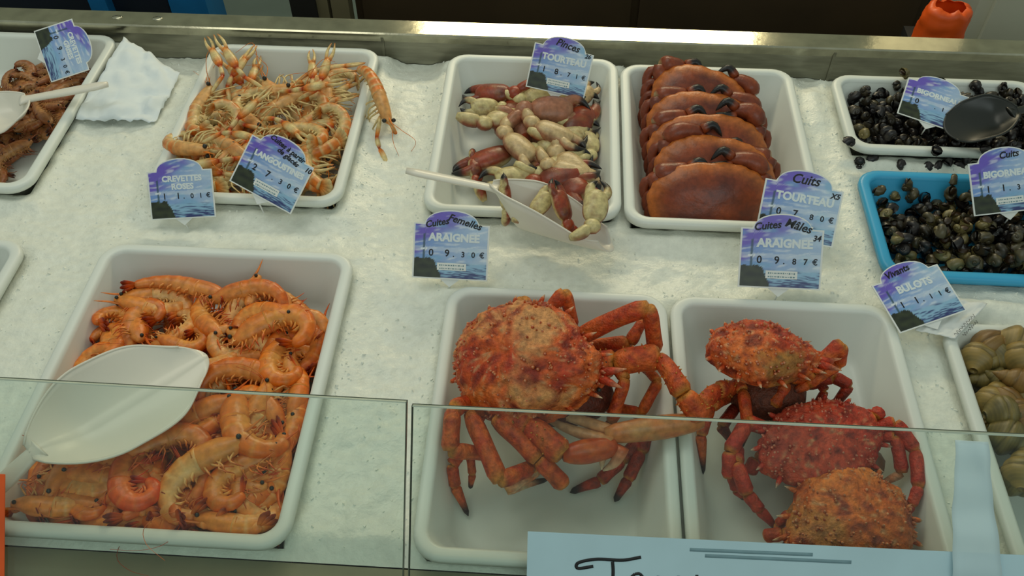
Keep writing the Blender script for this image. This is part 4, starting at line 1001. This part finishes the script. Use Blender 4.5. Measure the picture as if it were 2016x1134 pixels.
WH = [(1992, 634, .022, 0, 20, 100, 0), (1966, 640, .012, 1, 60, 70, 200), (1945, 668, .014, 2, 100, 80, 40), (1925, 694, .010, 0, 60, 90, 120), (1952, 716, .014, 1, 95, 60, 300), (2002, 690, .026, 0, 80, 100, 160), (1978, 700, .016, 2, 95, 80, 20),
      (1998, 756, .030, 2, 100, 75, 255), (1918, 784, .012, 0, 70, 60, 130), (1946, 812, .014, 2, 110, 80, 330), (1985, 818, .022, 1, 80, 80, 90), (2006, 838, .018, 2, 95, 70, 10), (1974, 762, .010, 1, 80, 70, 220), (1988, 876, .016, 1, 90, 80, 60), (2008, 922, .020, 0, 80, 95, 150),
      (2012, 960, .010, 1, 80, 95, 50), (2020, 880, .012, 2, 80, 60, 250), (2022, 792, .012, 0, 95, 80, 70), (2020, 728, .016, 1, 95, 80, 190), (2020, 660, .010, 0, 85, 80, 30), (1958, 850, .0, 0, 90, 80, 100), (1940, 755, -.004, 1, 90, 80, 270)]
for i, (px, py, z, v, rx, ry, rz) in enumerate(WH):
    r = .0265 * (0.92 + .2 * rn.random())
    lb = 'large olive-brown whelk on top of its heap in the right-hand tray' if i == 7 else ('whelk lying against the left rim of its tray' if i == 8 else 'olive-brown whelk in the heap in the right-hand tray')
    t = thing('whelk', lb, 'whelk', P(px, py, z), euler_q(rx, ry, rz), None if i in (7, 8) else 'whelks in the tray'); t.scale = (r,) * 3
    link('shell', WL[v], t); link('foot', FOOT, t); fit_inside(t, .542, .90, .40, .784, -.033); t.location.z += .008

for k in range(30):
    x = lerp(.615, .80, (k % 5 + rn.uniform(.2, .8)) / 5); y = lerp(.41, .76, (k // 5 + rn.uniform(.2, .8)) / 6); r = .0265 * rn.uniform(.92, 1.12)
    t = thing('whelk', 'olive-brown whelk in the heap in the right-hand tray', 'whelk', (x, y, rn.uniform(-.008, .016)), euler_q(rn.uniform(70, 110), rn.uniform(60, 100), rn.uniform(0, 360)), 'whelks in the tray'); t.scale = (r,) * 3
    link('shell', WL[k % 3], t); link('foot', FOOT, t); fit_inside(t, .545, .80, .415, .766, -.033)
for k in range(14):
    x = lerp(-1.02, -.80, (k % 2 + rn.uniform(.2, .8)) / 2); y = lerp(.48, .80, (k // 2 + rn.uniform(.2, .8)) / 7); r = .0265 * rn.uniform(.92, 1.12)
    t = thing('whelk', 'whelk in the tray cut off at the left edge', 'whelk', (x, y, rn.uniform(-.008, .004)), euler_q(rn.uniform(70, 110), rn.uniform(60, 100), rn.uniform(0, 360)), 'whelks in the left edge tray'); t.scale = (r,) * 3
    link('shell', WL[k % 3], t); link('foot', FOOT, t); fit_inside(t, -1.036, -.782, .475, .842, -.033)

# ------------------------------------------------------------------ price tags
_tc = {}
def text_mesh(body, size, bold=0.0, shear=0.0, align='CENTER', spacing=1.0):
    key = (body, size, bold, shear, align, spacing)
    if key in _tc: return _tc[key]
    cu = bpy.data.curves.new('lettering', 'FONT'); cu.body = body; cu.size = size; cu.offset = bold; cu.shear = shear; cu.align_x = align; cu.space_character = spacing
    cu.extrude = 0.00012; cu.resolution_u = 3
    ob = bpy.data.objects.new('lettering', cu); C.objects.link(ob)
    dg = bpy.context.evaluated_depsgraph_get(); me = bpy.data.meshes.new_from_object(ob.evaluated_get(dg))
    bpy.data.objects.remove(ob, do_unlink=True); me.name = 'lettering'; _tc[key] = me
    return me
TW, TH = 0.104, 0.076
def card_outline(inset=0.0, corner=0.0):
    w = TW / 2 - inset; pts = [(-w, inset), (w, inset), (w, TH - inset)]
    a0 = .036
    pts.append((a0 + .002, TH - inset))
    for k in range(1, 12):
        a = math.pi * k / 12; pts.append((a0 * math.cos(a), TH - inset + .019 * math.sin(a) ** .9))
    pts += [(-a0 - .002, TH - inset), (-w, TH - inset)]
    return pts
CARD = MB().prism(card_outline(), -.0006, .0006).mesh('card'); CARD.materials.append(M['white_card'])
def print_mesh(seed):
    pu, bl, lt, tq, wh, dk, nv = S(112, 94, 196), S(122, 158, 216), S(184, 206, 228), S(116, 178, 214), S(232, 238, 244), S(36, 42, 34), S(56, 66, 120)
    nxp, nyp = 66, 60; b = MB(); w = TW / 2 - .0022; vs = []; cs = []; ok = {}
    def top(x): return TH - .0018 + (.019 * math.sqrt(max(0, 1 - (x / .036) ** 2)) ** .9 if abs(x) < .036 else 0)
    for i in range(nxp + 1):
        x = lerp(-w, w, i / nxp); yt = top(x)
        for j in range(nyp + 1):
            y = lerp(.0018, yt, j / nyp)
            u, v = (x + w) / (2 * w), y / .094
            n1 = noise.noise((u * 2.2 + v * 1.2 + seed, v * 9 - u * 2, seed)); n2 = noise.noise((u * 6 + seed, v * 26 - u * 5, 3.1))
            c = mix(bl, lt, u * .9 + .25 * n1)
            c = mix(c, pu, sstep(.56, .92, v + .30 * (1 - u) - .50 * u + .25 * n1 + .06))
            c = mix(c, wh, sstep(.12, .5, n2 + .25 * n1) * .55)
            c = mix(c, tq, sstep(.2, .5, noise.noise((u * 3, v * 7, seed + 8))) * .5)
            sea = sstep(.27, .22, v + .01 * n1)
            cw = mix(mix(tq, lt, .4), nv, sstep(-.1, .35, noise.noise((u * 5, v * 60 + u * 6, seed + 1)) + (.16 - v) * 2.6))
            c = mix(c, cw, sea if v < .27 else 0)
            if .405 < v < .47: c = mix(c, wh, .35)
            rk = .30 - .22 * max(0, (u - .26) / .10) if u < .37 else -1
            if v < rk + .02 * noise.noise((u * 20, 0, seed)): c = mix(dk, S(58, 66, 44), .5 + .9 * noise.noise((u * 12, v * 14, 1)))
            if abs(u - .13) < .017 and .30 <= v < .66: c = mix(c, S(52, 84, 96), .85)
            if abs(u - .13) < .05 and .42 < v < .45: c = wh
            vs.append((x, y, .00075)); cs.append(c)
    fs = [(i * (nyp + 1) + j, (i + 1) * (nyp + 1) + j, (i + 1) * (nyp + 1) + j + 1, i * (nyp + 1) + j + 1) for i in range(nxp) for j in range(nyp)]
    b.add(vs, fs, cs); me = b.mesh('printed_face'); me.materials.append(M['print']); return me
PRINTS = [print_mesh(s_) for s_ in (1.7, 6.3)]
def price_tag(label, px, py, z, roll, elev, yaw, sc, title, price, hand=(), strip=True, stake=.05, sub=None, title_y=None, zz=0):
    el, ya = math.radians(elev), math.radians(yaw)
    n = Vector((math.sin(ya) * math.cos(el), -math.cos(ya) * math.cos(el), math.sin(el)))
    x = Vector((math.cos(ya), math.sin(ya), 0)); y = n.cross(x)
    r = math.radians(roll); xx = x * math.cos(r) + y * math.sin(r); yy = n.cross(xx)
    q = Matrix(((xx.x, yy.x, n.x), (xx.y, yy.y, n.y), (xx.z, yy.z, n.z))).to_quaternion()
    t = thing('price_tag', label, 'price tag', P(px, py, z), q, 'seafood price tags'); t.scale = (sc,) * 3
    cd = link('card', CARD, t); link('printed_face', PRINTS[hash(title) % 2 if False else len(title) % 2], t)
    def txt(nm, body, xx_, yy_, size, m, bold=0, shear=0, rot=0, sp=1.0):
        me = text_mesh(body, size, bold, shear, 'CENTER', sp)
        o = link(nm, me, t); o.location = (xx_, yy_, .00095); o.rotation_euler = (0, 0, math.radians(rot)); o.data = me
        if not me.materials: me.materials.append(m)
        return o
    if sub:
        txt('title', title, .003, .059, .0125, M['white_ink'], .0006); txt('title', sub, .003, .0465, .0125, M['white_ink'], .0006)
    else:
        txt('title', title, .004, title_y or .0525, .0148 if len(title) < 9 else (.0128 if len(title) < 11 else .0112), M['white_ink'], .0007)
    for ch, cx, s2 in price: txt('price', ch, cx, .0315, s2, M['ink'], .0002)
    for body, hx, hy, hs, hr in hand: txt('handwriting', body, hx, hy, hs, M['ink'], .00032, .25, hr)
    if strip:
        b = MB(); b.box((-.018, .0125, .0007), (.022, .0225, .0010)); b.build('white_strip', M['white_card'], t, False)
        for k in range(2):
            b = MB(); rn2 = random.Random(len(title) + k); xx_ = -.015
            while xx_ < .018:
                wd = rn2.uniform(.0012, .0034); h_ = rn2.uniform(.0008, .0022)
                b.box((xx_, .0193 - k * .0045 - h_ / 2, .0010), (xx_ + wd, .0193 - k * .0045 + h_ / 2, .0011)); xx_ += wd + .0010
            b.build('small_writing', M['grey_ink'], t, False)
    b = MB(); b.add([(-.016, .002, -.0009), (.016, .002, -.0009), (0, -.011, -.0009), (-.016, .002, -.0021), (.016, .002, -.0021), (0, -.011, -.0021)], [(0, 1, 2), (5, 4, 3), (0, 2, 5, 3), (2, 1, 4, 5), (1, 0, 3, 4)], (.8,) * 3)
    ho = b.build('holder', M['white_card'], t, False)
    iq = q.inverted(); dn = iq @ Vector((0, 0.25, -1)).normalized()
    p0 = Vector((0, -.007, -.0015)); b = MB(); b.tube([p0, p0 + dn * stake], .0011, 6); b.build('stake', M['white_card'], t)
    return t
def pr(s, size=.0135, small=.0105):
    xs_ = (-.027, -.005, .004, .017, .031, .043); out = []
    for ch, x_, i in zip(s, xs_, range(6)):
        if ch != ' ': out.append((ch, x_, size if i < 2 else small))
    return out
price_tag('price tag reading CREVETTES ROSES, upright on the ice', 362, 430, .026, 4, 42, 2, .94, 'CREVETTES', pr('11.01€'), sub='ROSES', strip=False, stake=.05)
price_tag('tilted price tag reading LANGOUSTINES at the front of the langoustine tray', 512, 389, .050, -23, 45, -4, 1.02, 'LANGOUSTINES', pr('27.30€'), [('Cuites à partir', .004, .079, .0105, -10), ('de glacés', .010, .0685, .0105, -12), ('10', .046, .065, .010, 0)], stake=.07)
price_tag('price tag reading Pinces TOURTEAU standing in the claw tray', 1092, 183, .034, -8, 34, -4, .98, 'TOURTEAU', pr('18.71€'), [('Pinces', .004, .077, .0165, -8), ('26', .042, .068, .010, 0)], stake=.04)
price_tag('price tag reading Cuites Femelles ARAIGNEE left of the big spider crab', 885, 550, .026, -2, 44, 2, 1.02, 'ARAIGNEE', pr('09.30€'), [('Cuites', -.020, .073, .0125, 12), ('Femelles', .0165, .0755, .0135, -15)], stake=.045)
price_tag('price tag reading Cuits TOURTEAU at the brown crab tray corner', 1562, 474, .048, -5, 46, -4, 1.06, 'TOURTEAU', pr('07.80€'), [('Cuits', .000, .077, .0175, 0), ('X5', .042, .064, .010, 0)], stake=.075)
price_tag('price tag reading Cuites Mâles ARAIGNEE, overlapping the TOURTEAU tag', 1533, 568, .038, 0, 44, 0, 1.08, 'ARAIGNEE', pr('09.87€'), [('Cuites', -.019, .075, .0130, 8), ('Mâles', .018, .0755, .0150, -15), ('34', .043, .062, .010, 0)], stake=.06)
price_tag('price tag reading BULOTS lying tilted back beside the whelk tray', 1838, 634, .044, 17, 76, 6, .98, 'BULOTS', pr('11.11€'), [('Vivants', -.008, .079, .0135, 6)], strip=False, stake=.03)
price_tag('price tag reading BIGORNEAU standing in the blue winkle tray', 1988, 418, .046, 6, 50, 4, 1.02, 'BIGORNEAU', pr('11.31€'), [('Cuits', .008, .079, .0135, 4)], stake=.03)
price_tag('price tag reading BIGORNEAU lying on the dark winkles', 1826, 243, .054, -20, 70, 0, .96, 'BIGORNEAU', pr('0 .11€'), [], strip=False, stake=.02)
price_tag('price tag turned on its side at the far left tray', 84, 112, .046, -73, 50, 6, .92, 'CREVETTES', pr('09.30€'), sub='GRISES', strip=False, stake=.03)

# ------------------------------------------------------------------ papers
def crumpled(label, pts, name, m, amp, seed, cat='paper', nu=22, nv=22, th=.0006):
    a, b_, c, d = [Vector(p) for p in pts]; o = (a + b_ + c + d) / 4
    def fn(u, v):
        p = (a * (1 - u) + b_ * u) * (1 - v) + (d * (1 - u) + c * u) * v - o
        return p + Vector((.3 * noise.noise((u * 3, v * 3, seed + 4)), .3 * noise.noise((u * 3, v * 3, seed + 9)), abs(noise.noise((u * 4.2, v * 4.2, seed))) + .5 * abs(noise.noise((u * 9, v * 9, seed + 2))))) * amp
    mb = MB(); mb.sheet(fn, nu, nv, th); ob = mb.build(name, m); ob.location = o
    return tag(ob, label, cat)
crumpled('crumpled white plastic sheet on the ice by the far left tray', [P(150, 236, .022), P(306, 246, .006), P(356, 150, .008), P(244, 76, .036)], 'plastic_sheet', M['paper'], .016, 2.2, 'plastic sheet')
crumpled('creased white paper slip with writing behind the BULOTS tag', [P(1800, 650, .036), P(1880, 668, .038), P(1944, 598, .034), P(1862, 590, .034)], 'paper_slip', M['white_card'], .004, 5.2)
o_ = [o for o in C.objects if o.name == 'paper_slip'][0]
for k, ln in enumerate((.050, .036)):
    b = MB(); a_ = math.radians(46); dx_, dy_ = Vector((math.cos(a_), math.sin(a_), 0)), Vector((-math.sin(a_), math.cos(a_), 0))
    pp = [Vector((.012, -.016, .0062)) + dx_ * (ln * i_ / 40 - ln / 2) + dy_ * (.0016 * math.sin(i_ * 1.3) * (1 + .5 * math.sin(i_ * .37)) - .008 * k) for i_ in range(41)]
    b.tube(pp, .00035, 4); b.build('handwriting', M['ink'], o_)

# ------------------------------------------------------------------ front glass with papers taped on it and a modelled reflection
GT = math.radians(50); gd = Vector((0, -math.cos(GT), -math.sin(GT))); gn = Vector((0, -math.sin(GT), math.cos(GT)))
def on_glass(px, py, off=0.0):
    """point of the glass plane seen at that pixel"""
    g0 = Vector((0, 0.517, 0.187)) + gn * off; d = FW + RT * ((px - 1008) / F_PX) - UP * ((py - 567) / F_PX)
    k = (g0 - Vector((0, 0, CAM_H))).dot(gn) / d.dot(gn); return Vector((0, 0, CAM_H)) + d * k
def glass_panel(tl, tr, label, side):
    o = (tl + tr) / 2; t = thing('glass_panel', label, 'glass panel', o + gd * .24)
    base = o + gd * .24; L = .245; h = gn * .003
    def quadbox(corners, nm, m):
        b = MB(); vs = [c - base + h * s_ for s_ in (-1, 1) for c in corners]
        b.add(vs, [(3, 2, 1, 0), (4, 5, 6, 7), (0, 1, 5, 4), (1, 2, 6, 5), (2, 3, 7, 6), (3, 0, 4, 7)], (.8,) * 3); b.build(nm, m, t, False)
    ex = (tr - tl).normalized() * .0012; ey = gd * .0012
    quadbox([tl + ex + ey, tr - ex + ey, tr - ex + gd * L, tl + ex + gd * L], 'pane', M['glass'])
    quadbox([tl, tr, tr + ey, tl + ey], 'top_edge', M['glass_lip'])
    quadbox([tr - ex, tr, tr + gd * L, tr - ex + gd * L] if side > 0 else [tl, tl + ex, tl + ex + gd * L, tl + gd * L], 'side_edge', M['glass_edge'])
    b = MB(); b.tube([tl - base - gn * .003, tr - base - gn * .003], .0007, 5); b.build('lower_bevel', M['glass_edge'], t)
    return t
gl_a, gl_b = on_glass(-420, 721), on_glass(802, 790)
gr_a, gr_b = on_glass(811, 797), on_glass(2480, 879)
glass_panel(gl_a, gl_b, 'left clear glass panel of the sneeze guard', 1)
glass_panel(gr_a, gr_b, 'right clear glass panel of the sneeze guard with the paper sign', -1)
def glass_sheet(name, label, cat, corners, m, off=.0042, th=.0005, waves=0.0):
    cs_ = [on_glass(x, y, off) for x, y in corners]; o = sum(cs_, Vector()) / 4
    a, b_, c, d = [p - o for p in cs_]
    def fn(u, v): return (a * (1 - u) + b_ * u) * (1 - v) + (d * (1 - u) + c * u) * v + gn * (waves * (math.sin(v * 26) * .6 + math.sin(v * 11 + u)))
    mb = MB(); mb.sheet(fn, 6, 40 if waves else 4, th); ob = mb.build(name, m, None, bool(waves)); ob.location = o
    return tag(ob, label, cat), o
sg_, so = glass_sheet('paper_sign', 'pale blue paper sign with black handwriting taped to the glass', 'sign', [(1039, 1046), (2080, 1096), (2076, 1320), (1034, 1270)], M['signpaper'])
def stroke(pts, r, nm, m, off=.0048):
    ps = [on_glass(x, y, off) - so for x, y in pts]; b = MB(); pp = curve_pts(ps, 6 * len(ps))
    b.tube(pp, [(r * .12, r)] * len(pp), 6, up=gn); b.build(nm, m, sg_)
stroke([(1168, 1115), (1138, 1119), (1139, 1108), (1175, 1101), (1225, 1103), (1262, 1097)], .0020, 'pen_stroke', M['ink'])
stroke([(1206, 1106), (1207, 1130), (1204, 1180), (1208, 1205)], .0020, 'pen_stroke', M['ink'])
stroke([(1250, 1130), (1232, 1150), (1236, 1190), (1262, 1196), (1276, 1160), (1262, 1132), (1250, 1130)], .0018, 'pen_stroke', M['ink'])
stroke([(1296, 1134), (1294, 1175), (1312, 1198), (1334, 1175), (1336, 1134), (1338, 1200)], .0018, 'pen_stroke', M['ink'])
stroke([(1372, 1132), (1370, 1200), (1372, 1160), (1392, 1140), (1410, 1142)], .0018, 'pen_stroke', M['ink'])
stroke([(1358, 1082), (1500, 1088), (1600, 1092)], .0022, 'pencil_mark', M['grey_ink'], .00455); stroke([(1388, 1094), (1520, 1100), (1676, 1107)], .0022, 'pencil_mark', M['grey_ink'], .00455)
glass_sheet('white_strip', 'narrow pleated translucent strip imitating a bright reflection on the right glass panel', 'reflection strip', [(1880, 866), (1944, 869), (1980, 1200), (1872, 1196)], M['film'], .0072, .0004, .0020)  # bright reflection in the pane, modelled as a rippled see-through strip
ob, _ = glass_sheet('orange_card', 'bright orange card at the lower left on the glass', 'card', [(-70, 930), (10, 934), (8, 1200), (-80, 1196)], M['orange'], .006, .0012)

# ------------------------------------------------------------------ shop behind the counter
def struct(o, kind='structure'): o['kind'] = kind; return o
b = MB(); b.box((-4, -2.5, -.90), (4, 5, -.85)); struct(b.build('floor', M['floor'], None, False))
b = MB(); b.box((-4, 3.6, -.85), (4, 3.7, 2.6)); struct(b.build('wall_back', M['cream'], None, False))
def back(px, py, Y):
    """point on the vertical plane y = Y behind the counter"""
    d = FW + RT * ((px - 1008) / F_PX) - UP * ((py - 567) / F_PX); k = Y / d.y; return Vector((0, 0, CAM_H)) + d * k
Y1 = 1.95
xa, xb = back(702, 20, Y1).x, back(1812, 40, Y1).x
t = thing('storage_cabinet', 'dark brown storage cabinet standing behind the counter', 'cabinet', ((xa + xb) / 2, Y1 + .25, -.85)); hw = (xb - xa) / 2
b = MB(); b.box((-hw, -.25, 0.04), (hw, .25, .95)); b.build('body', M['brown'], t, False)
b = MB(); b.box((-hw + .02, -.262, .06), (-.01, -.25, .93)); b.build('door', M['brown'], t, False)
b = MB(); b.box((.01, -.262, .06), (hw - .02, -.25, .93)); b.build('door', M['brown'], t, False)
b = MB(); b.box((-hw, -.25, 0), (hw, .2, .04)); b.build('plinth', M['rubber'], t, False)
for px0, px1, nm in ((624, 652, None), (658, 692, None)):
    x0_, x1_ = back(px0, 20, Y1 - .02).x, back(px1, 20, Y1 - .02).x; cx_ = (x0_ + x1_) / 2; w_ = (x1_ - x0_) / 2
    t = thing('support_post', 'beige metal post ' + ('beside the black bin behind the counter' if px0 == 624 else 'next to the dark brown cabinet'), 'post', (cx_, Y1 - .02, -.85))
    b = MB(); b.box((-w_, -.02, 0.01), (w_, .02, 1.2)); b.build('shaft', M['post'], t, False)
    b = MB(); b.box((-w_ - .006, -.026, 0), (w_ + .006, .026, .012)); b.build('foot_plate', M['rubber'], t, False)
def crate(label, px0, px1, Y, h, m, name='crate', cat='crate', zb=-.85):
    x0_, x1_ = back(px0, 15, Y).x, back(px1, 15, Y).x; w_ = (x1_ - x0_) / 2
    t = thing(name, label, cat, ((x0_ + x1_) / 2, Y + .05, zb))
    b = MB(); b.box((-w_, -.05, 0), (w_, .05, h * .92)); b.build('body', m, t, False)
    b = MB(); b.box((-w_ - .001, -.056, h * .92), (w_ + .001, .056, h)); b.build('rim', m, t, False)
crate('dark blue plastic bin behind the counter at far left', -60, 178, 1.85, 1.02, M['darkblue'], 'bin', 'bin')
crate('narrow blue crate between the dark bins behind the counter', 178, 212, 1.83, 1.0, M['blue'])
crate('dark navy bin between the two blue crates behind the counter', 213, 334, 1.86, 1.02, M['darkblue'], 'bin', 'bin')
crate('bright blue crate behind the counter, rightmost of the blue ones', 335, 408, 1.84, 0.98, M['blue'])
crate('black bin standing beside the beige posts', 572, 622, 1.90, 1.0, M['rubber'], 'bin', 'bin')
xa, xb = back(1912, 40, 1.80).x, back(2200, 40, 1.80).x
t = thing('white_refrigerator', 'white refrigerator side behind the counter at far right', 'refrigerator', ((xa + xb) / 2, 2.05, -.85)); hw = (xb - xa) / 2
b = MB(); b.box((-hw, -.25, .03), (hw, .25, 1.7)); b.build('body', M['cream'], t, False)
b = MB(); b.box((-hw + .03, -.262, .05), (hw, -.25, 1.68)); b.build('door', M['cream'], t, False)
b = MB(); b.box((-hw + .01, -.22, 0), (hw - .01, .22, .03)); b.build('base', M['rubber'], t, False)
# orange bag on a stool behind the rail
bp = back(1862, 82, 1.62); bz = bp.z - .03
b = MB()
def bagf(u, v):
    a = 2 * math.pi * u; r = (.050 * (1 - .12 * v) * (1 + .14 * noise.noise((math.cos(a) * 2, math.sin(a) * 2, v * 4))) if v < .96 else .03)
    return (r * math.cos(a) * 1.0, r * math.sin(a) * .8, .004 + .082 * v + .010 * noise.noise((math.cos(a) * 2, math.sin(a) * 2, 7)) * v)
b.sheet(bagf, 28, 12, .0012)
b.add([(.046 * math.cos(2 * math.pi * k / 20), .036 * math.sin(2 * math.pi * k / 20), .003) for k in range(20)], [tuple(range(20))], (.8,) * 3)
ob = b.build('plastic_bag', M['orange']); ob.location = (bp.x, 1.66, bz); tag(ob, 'crumpled orange plastic bag standing behind the rail at right', 'bag')
t = thing('side_shelf', 'narrow shelf under the orange bag behind the counter', 'shelf', (bp.x, 1.66, -.85))
b = MB(); b.box((-.052, -.05, bz + .85 - .02), (.052, .06, bz + .85)); b.build('board', M['rubber'], t, False)
for sx in (-1, 1):
    for sy in (-.035, .045):
        b = MB(); b.box((sx * .04 - .008, sy - .008, 0), (sx * .04 + .008, sy + .008, bz + .85 - .02)); b.build('leg', M['rubber'], t, False)
